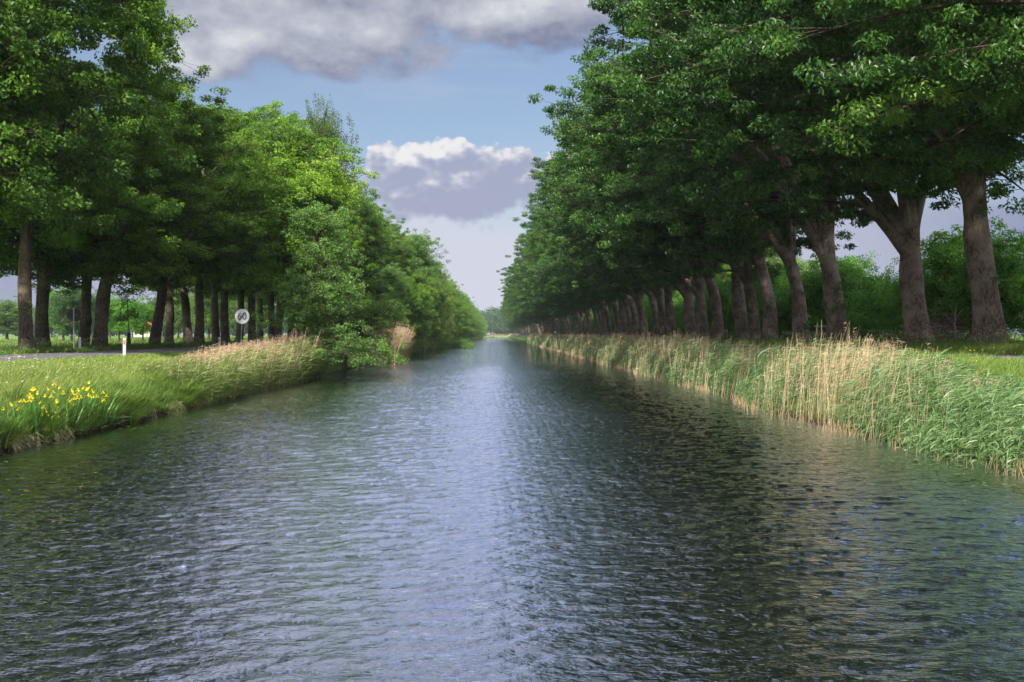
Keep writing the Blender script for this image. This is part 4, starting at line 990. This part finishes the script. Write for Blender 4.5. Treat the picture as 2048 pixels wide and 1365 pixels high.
# ------------------------------------------------------------------ people walking on the path, far off
def person(name, x, y, top, label, face=0.0, step=.28):
    root = empty(name, (x, y, ZR + .05), label, 'person', None, face)
    me = bpy.data.meshes.new('body')
    pts = [(0, 0, .95), (0, 0, 1.15), (0, 0, 1.38), (0, 0, 1.50), (0, 0, 1.60), (0, 0, 1.74),
           (-.17, 0, 1.41), (-.22, .10, 1.15), (-.21, -.03, .92), (.17, 0, 1.41), (.22, -.10, 1.15), (.21, -.16, .93),
           (-.09, 0, .90), (-.10, -step * .5, .50), (-.10, -step * .5 + .10, .08), (-.10, -step * .5 - .06, .04),
           (.09, 0, .90), (.10, step * .3, .50), (.10, step + .08, .10), (.10, step - .06, .04)]
    ed = [(0, 1), (1, 2), (2, 3), (3, 4), (4, 5), (2, 6), (6, 7), (7, 8), (2, 9), (9, 10), (10, 11), (0, 12), (12, 13), (13, 14), (14, 15), (0, 16), (16, 17), (17, 18), (18, 19)]
    rad = [.14, .12, .15, .06, .09, .08, .06, .045, .03, .06, .045, .03, .09, .06, .045, .04, .09, .06, .045, .04]
    me.from_pydata(pts, ed, []); o = bpy.data.objects.new('body', me); COL.objects.link(o)
    sk = o.modifiers.new('skin', 'SKIN'); me.skin_vertices  # radii below
    for i, r in enumerate(rad): me.skin_vertices[0].data[i].radius = (r, r * .8)
    me.skin_vertices[0].data[0].use_root = True
    ss = o.modifiers.new('sub', 'SUBSURF'); ss.levels = ss.render_levels = 2
    me.materials.append(M['skin']); me.materials.append(top)
    bpy.context.view_layer.update()
    bm_ = bpy.data.meshes.new_from_object(o.evaluated_get(bpy.context.evaluated_depsgraph_get()))
    bpy.data.objects.remove(o)
    b = bpy.data.objects.new('body', bm_); COL.objects.link(b); b.parent = root
    MB().add(*tube_arrays([[0, 0, .92], [0, 0, 1.05], [0, 0, 1.25], [0, 0, 1.40], [0, 0, 1.47]], [.175, .155, .19, .20, .09], 14)).add(
        *tube_arrays([[-.12, 0, 1.42], [-.20, .03, 1.32], [-.23, .09, 1.16]], [.085, .07, .06], 8)).add(*tube_arrays([[.12, 0, 1.42], [.20, -.03, 1.32], [.23, -.09, 1.16]], [.085, .07, .06], 8)).build('shirt', top, root, smooth=True)
    MB().add(*tube_arrays([[-.06, 0, .98], [-.10, -.02, .85], [-.10, -step * .5, .5], [-.10, -step * .5 + .09, .1]], [.13, .12, .09, .07], 10)).add(
        *tube_arrays([[.06, 0, .98], [.10, .02, .85], [.10, step * .3, .5], [.10, step + .07, .12]], [.13, .12, .09, .07], 10)).build('trousers', M['darkcloth'], root, smooth=True)
    V, Q = tube_arrays([[0, .01, 1.62], [0, .01, 1.70], [0, .01, 1.77], [0, .01, 1.80]], [.09, .10, .075, .01], 12)
    MB().add(V, Q).build('hair', M['hair'], root, smooth=True)
px_ = lambda px, d: (px - 993) / F * d
person('person', px_(1118, 245), 245, M['blue'], 'distant walker in a bright blue top on the cycle path')
person('person', px_(1110, 262), 262, M['whitecloth'], 'distant walker in a white top beside the one in blue', .3)

# ------------------------------------------------------------------ sky, sun, haze
SUN_EL, SUN_AZ = R(37), R(193)     # azimuth clockwise from +Y (the viewing direction)
w = bpy.data.worlds.new('World'); sc.world = w; w.use_nodes = True
nt = w.node_tree; nt.nodes.clear(); FLAT.append(nt)
sky = nt.nodes.new('ShaderNodeTexSky'); sky.sky_type = 'NISHITA'; sky.sun_disc = False
sky.sun_elevation = SUN_EL; sky.sun_rotation = SUN_AZ; sky.air_density = 1.1; sky.dust_density = 1.4; sky.ozone_density = 2.2
tc = nt.nodes.new('ShaderNodeTexCoord'); sp = nt.nodes.new('ShaderNodeSeparateXYZ'); nt.links.new(tc.outputs['Generated'], sp.inputs[0])
az = mth(nt, 'ARCTAN2', sp.outputs[0], sp.outputs[1]); el = mth(nt, 'ARCSINE', sp.outputs[2])
def cvec(du=0., dv=0., sv=1.7):
    c = nt.nodes.new('ShaderNodeCombineXYZ')
    nt.links.new(mth(nt, 'ADD', az, du), c.inputs[0]); nt.links.new(mth(nt, 'MULTIPLY', mth(nt, 'ADD', el, dv), sv), c.inputs[1])
    return c.outputs[0]
def blob(px, py, rx, ry, du, dv):
    u = math.atan((px - 993) / F); v = math.atan((669 - py) / F * math.cos(u))
    a_ = mth(nt, 'DIVIDE', mth(nt, 'SUBTRACT', mth(nt, 'ADD', az, du), u), rx / F); b_ = mth(nt, 'DIVIDE', mth(nt, 'SUBTRACT', mth(nt, 'ADD', el, dv), v), ry / F)
    r2 = mth(nt, 'ADD', mth(nt, 'MULTIPLY', a_, a_), mth(nt, 'MULTIPLY', b_, b_))
    return mth(nt, 'SUBTRACT', 1.0, mth(nt, 'SQRT', r2))
def mx_(*a):
    r = a[0]
    for b in a[1:]: r = mth(nt, 'SMOOTH_MAX', r, b, .25)
    return r
CL = [(470, 20, 260, 120), (680, 70, 230, 80), (420, 110, 130, 55), (960, 20, 190, 60), (1130, 15, 200, 75), (560, -90, 500, 140)]
CB = [(800, 325, 72, 42), (885, 312, 55, 36), (930, 375, 195, 62), (1060, 362, 110, 52), (1000, 330, 70, 30), (860, 400, 150, 45), (1180, 380, 150, 50)]
def billow(cv, sc_):
    v_ = nt.nodes.new('ShaderNodeTexVoronoi'); v_.voronoi_dimensions = '2D'; v_.feature = 'SMOOTH_F1'; v_.inputs['Smoothness'].default_value = .35; v_.inputs['Scale'].default_value = sc_
    nt.links.new(cv, v_.inputs['Vector']); return v_.outputs['Distance']
def density(du, dv, soft, dvc=None):
    cvb = cvec(du if dvc is None else -.005, dv if dvc is None else dvc, 1.3)
    dvb = dv if dvc is None else dvc; dub = du if dvc is None else -.005
    cv = cvec(du, dv)
    n1 = noise(nt, cv, 13.0, 8, .55); n2 = noise(nt, cv, 46., 5, .55)
    top = mx_(*[blob(*b, du, dv) for b in CL]); cum = mx_(*[blob(*b, dub, dvb) for b in CB])
    # clouds over the rest of the dome
    gen = mth(nt, 'MULTIPLY_ADD', noise(nt, cvec(du, dv, 2.6), 2.6, 4, .5), 4.0, -1.65)
    away = mth(nt, 'MULTIPLY_ADD', mth(nt, 'ABSOLUTE', az), 5.0, -2.3, clamp=True)
    high = mth(nt, 'MULTIPLY_ADD', el, 6.0, -2.6, clamp=True)
    gen = mth(nt, 'MULTIPLY_ADD', mth(nt, 'MAXIMUM', away, high), 3.0, mth(nt, 'ADD', gen, -3.0))
    t1 = mth(nt, 'MULTIPLY_ADD', n1, 1.3, mth(nt, 'ADD', mth(nt, 'MINIMUM', top, .55), -.52))
    c1 = mth(nt, 'ADD', mth(nt, 'MULTIPLY_ADD', n1, .7, mth(nt, 'ADD', cum, -.20)), mth(nt, 'ADD', mth(nt, 'MULTIPLY_ADD', noise(nt, cvb, 60., 5, .6), .5, -.25), mth(nt, 'ADD', mth(nt, 'MULTIPLY_ADD', billow(cvb, 40.), -.55, .22), mth(nt, 'MULTIPLY_ADD', billow(cvb, 95.), -.36, .15))))
    return mth(nt, 'MAXIMUM', t1, gen), c1
t0, c0 = density(0, 0, 1); t1, c1 = density(-.010, .030, 1, .010)
def satr(v, a, b):
    if isinstance(a, (int, float)): return mth(nt, 'DIVIDE', mth(nt, 'SUBTRACT', v, a), b - a, clamp=True)
    return mth(nt, 'DIVIDE', mth(nt, 'SUBTRACT', v, a), mth(nt, 'SUBTRACT', b, a), clamp=True)
def smooth(v):
    return mth(nt, 'MULTIPLY', mth(nt, 'MULTIPLY', v, v), mth(nt, 'SUBTRACT', 3.0, mth(nt, 'MULTIPLY', v, 2.0)))
mt = smooth(satr(t0, -.02, .42)); mcs = smooth(satr(c0, -.06, .50)); mcc = smooth(satr(c0, -.02, .19))
mc = mth(nt, 'ADD', mcs, mth(nt, 'MULTIPLY', mth(nt, 'SUBTRACT', mcc, mcs), satr(el, .128, .160)))
lt = satr(mth(nt, 'ADD', mth(nt, 'SUBTRACT', t0, t1), mth(nt, 'MULTIPLY_ADD', noise(nt, cvec(0, 0, 1.5), 22., 7, .6), .8, -.4)), -.52, .66); lc = satr(mth(nt, 'ADD', mth(nt, 'SUBTRACT', c0, c1), mth(nt, 'MULTIPLY', mth(nt, 'SUBTRACT', el, .168), 9.0)), -.10, .75)
lc = mth(nt, 'SUBTRACT', lc, mth(nt, 'MULTIPLY', satr(az, -.045, .02), .22), clamp=True)
skyc = nt.nodes.new('ShaderNodeVectorMath'); skyc.operation = 'SCALE'; nt.links.new(sky.outputs[0], skyc.inputs[0]); skyc.inputs['Scale'].default_value = .115
base = mixc(nt, .22, skyc.outputs[0], (.36, .40, .62, 1))
# wispy high veil and a pale low haze bank of cloud
veil = smooth(satr(noise(nt, cvec(0, 0, 7.0), 5.0, 6, .55), .46, .75))
base = mixc(nt, mth(nt, 'MULTIPLY', veil, .35), base, (.50, .54, .66, 1))
lown = noise(nt, cvec(0, 0, 2.2), 7.0, 6, .55)
low = smooth(satr(mth(nt, 'ADD', el, mth(nt, 'MULTIPLY_ADD', lown, -.10, .05)), mth(nt, 'MULTIPLY_ADD', satr(mth(nt, 'ABSOLUTE', az), .6, .85), .3, .175), .085))
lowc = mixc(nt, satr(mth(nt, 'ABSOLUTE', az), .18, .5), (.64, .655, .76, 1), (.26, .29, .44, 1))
lowc = mixc(nt, satr(mth(nt, 'ABSOLUTE', az), .60, .85), lowc, (1.25, 1.22, 1.2, 1))  # unseen side sky, brightened on purpose to light trunks under the crowns
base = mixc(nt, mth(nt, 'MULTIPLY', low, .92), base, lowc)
lt = mth(nt, 'ADD', lt, mth(nt, 'MULTIPLY', satr(az, -.06, -.26), .22), clamp=True)
colt = ramp(nt, lt, [(0, (.18, .20, .31)), (.35, (.35, .37, .46)), (.7, (.51, .53, .60)), (1, (.70, .71, .74))])
colc = ramp(nt, lc, [(0, (.36, .39, .53)), (.35, (.44, .47, .60)), (.6, (.60, .61, .69)), (.8, (.78, .78, .81)), (1, (.86, .85, .85))])
colt = mixc(nt, satr(el, .33, .41), colt, (2.1, 2.15, 2.5, 1))  # cloud above the view made extra bright to lift the water and ambient light
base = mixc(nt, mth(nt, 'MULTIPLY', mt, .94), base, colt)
base = mixc(nt, mth(nt, 'MULTIPLY', mc, .96), base, colc)
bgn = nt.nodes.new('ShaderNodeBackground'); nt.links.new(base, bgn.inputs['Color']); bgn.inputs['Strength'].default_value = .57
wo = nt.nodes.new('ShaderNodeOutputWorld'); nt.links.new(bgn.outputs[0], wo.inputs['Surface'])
w.cycles.sampling_method = 'MANUAL'; w.cycles.sample_map_resolution = 512

sl = bpy.data.lights.new('sun', 'SUN'); sl.energy = 5.0; sl.angle = R(1.5); sl.color = (1, .95, .86)
so = bpy.data.objects.new('sun', sl); COL.objects.link(so)
dirv = Vector((math.sin(SUN_AZ) * math.cos(SUN_EL), math.cos(SUN_AZ) * math.cos(SUN_EL), math.sin(SUN_EL)))
so.rotation_euler = dirv.to_track_quat('Z', 'Y').to_euler(); so.location = dirv * 50 + Vector((0, 0, 30))

HAZE = True
if HAZE:
    m, hn = new_mat('haze_air')
    pv = hn.nodes.new('ShaderNodeVolumePrincipled'); pv.inputs['Color'].default_value = (.80, .87, 1.0, 1); pv.inputs['Density'].default_value = .00015
    pv.inputs['Anisotropy'].default_value = .2
    o = hn.nodes.new('ShaderNodeOutputMaterial'); hn.links.new(pv.outputs[0], o.inputs['Volume'])
    hb = MB().add(*box((0, 470, 14), (1500, 1100, 33))).build('haze', m); tag(hb, 'thin pale haze filling the air over canal and meadow', 'haze', None, 'stuff')

cam = bpy.data.cameras.new('camera'); co = bpy.data.objects.new('camera', cam); COL.objects.link(co); sc.camera = co
cam.sensor_width = 36; cam.lens = F / 2048 * 36; cam.clip_start = .1; cam.clip_end = 9000
co.location = (0, 0, CAMZ)
co.rotation_euler = (R(90) - math.atan((682.5 - 669) / F), 0, -math.atan((1024 - 993) / F))

sc.view_settings.view_transform = 'Standard'; sc.view_settings.look = 'None'; sc.view_settings.exposure = .85; sc.view_settings.gamma = 1
sc.render.engine = 'CYCLES'
cy = sc.cycles
cy.max_bounces = 5; cy.diffuse_bounces = 3; cy.glossy_bounces = 2; cy.transmission_bounces = 3; cy.transparent_max_bounces = 4; cy.volume_bounces = 0
cy.use_denoising = True; cy.denoiser = 'OPENIMAGEDENOISE'; cy.denoising_input_passes = 'RGB_ALBEDO_NORMAL'; cy.use_adaptive_sampling = True; cy.adaptive_threshold = .025
cy.caustics_reflective = False; cy.caustics_refractive = False; cy.sample_clamp_indirect = 6
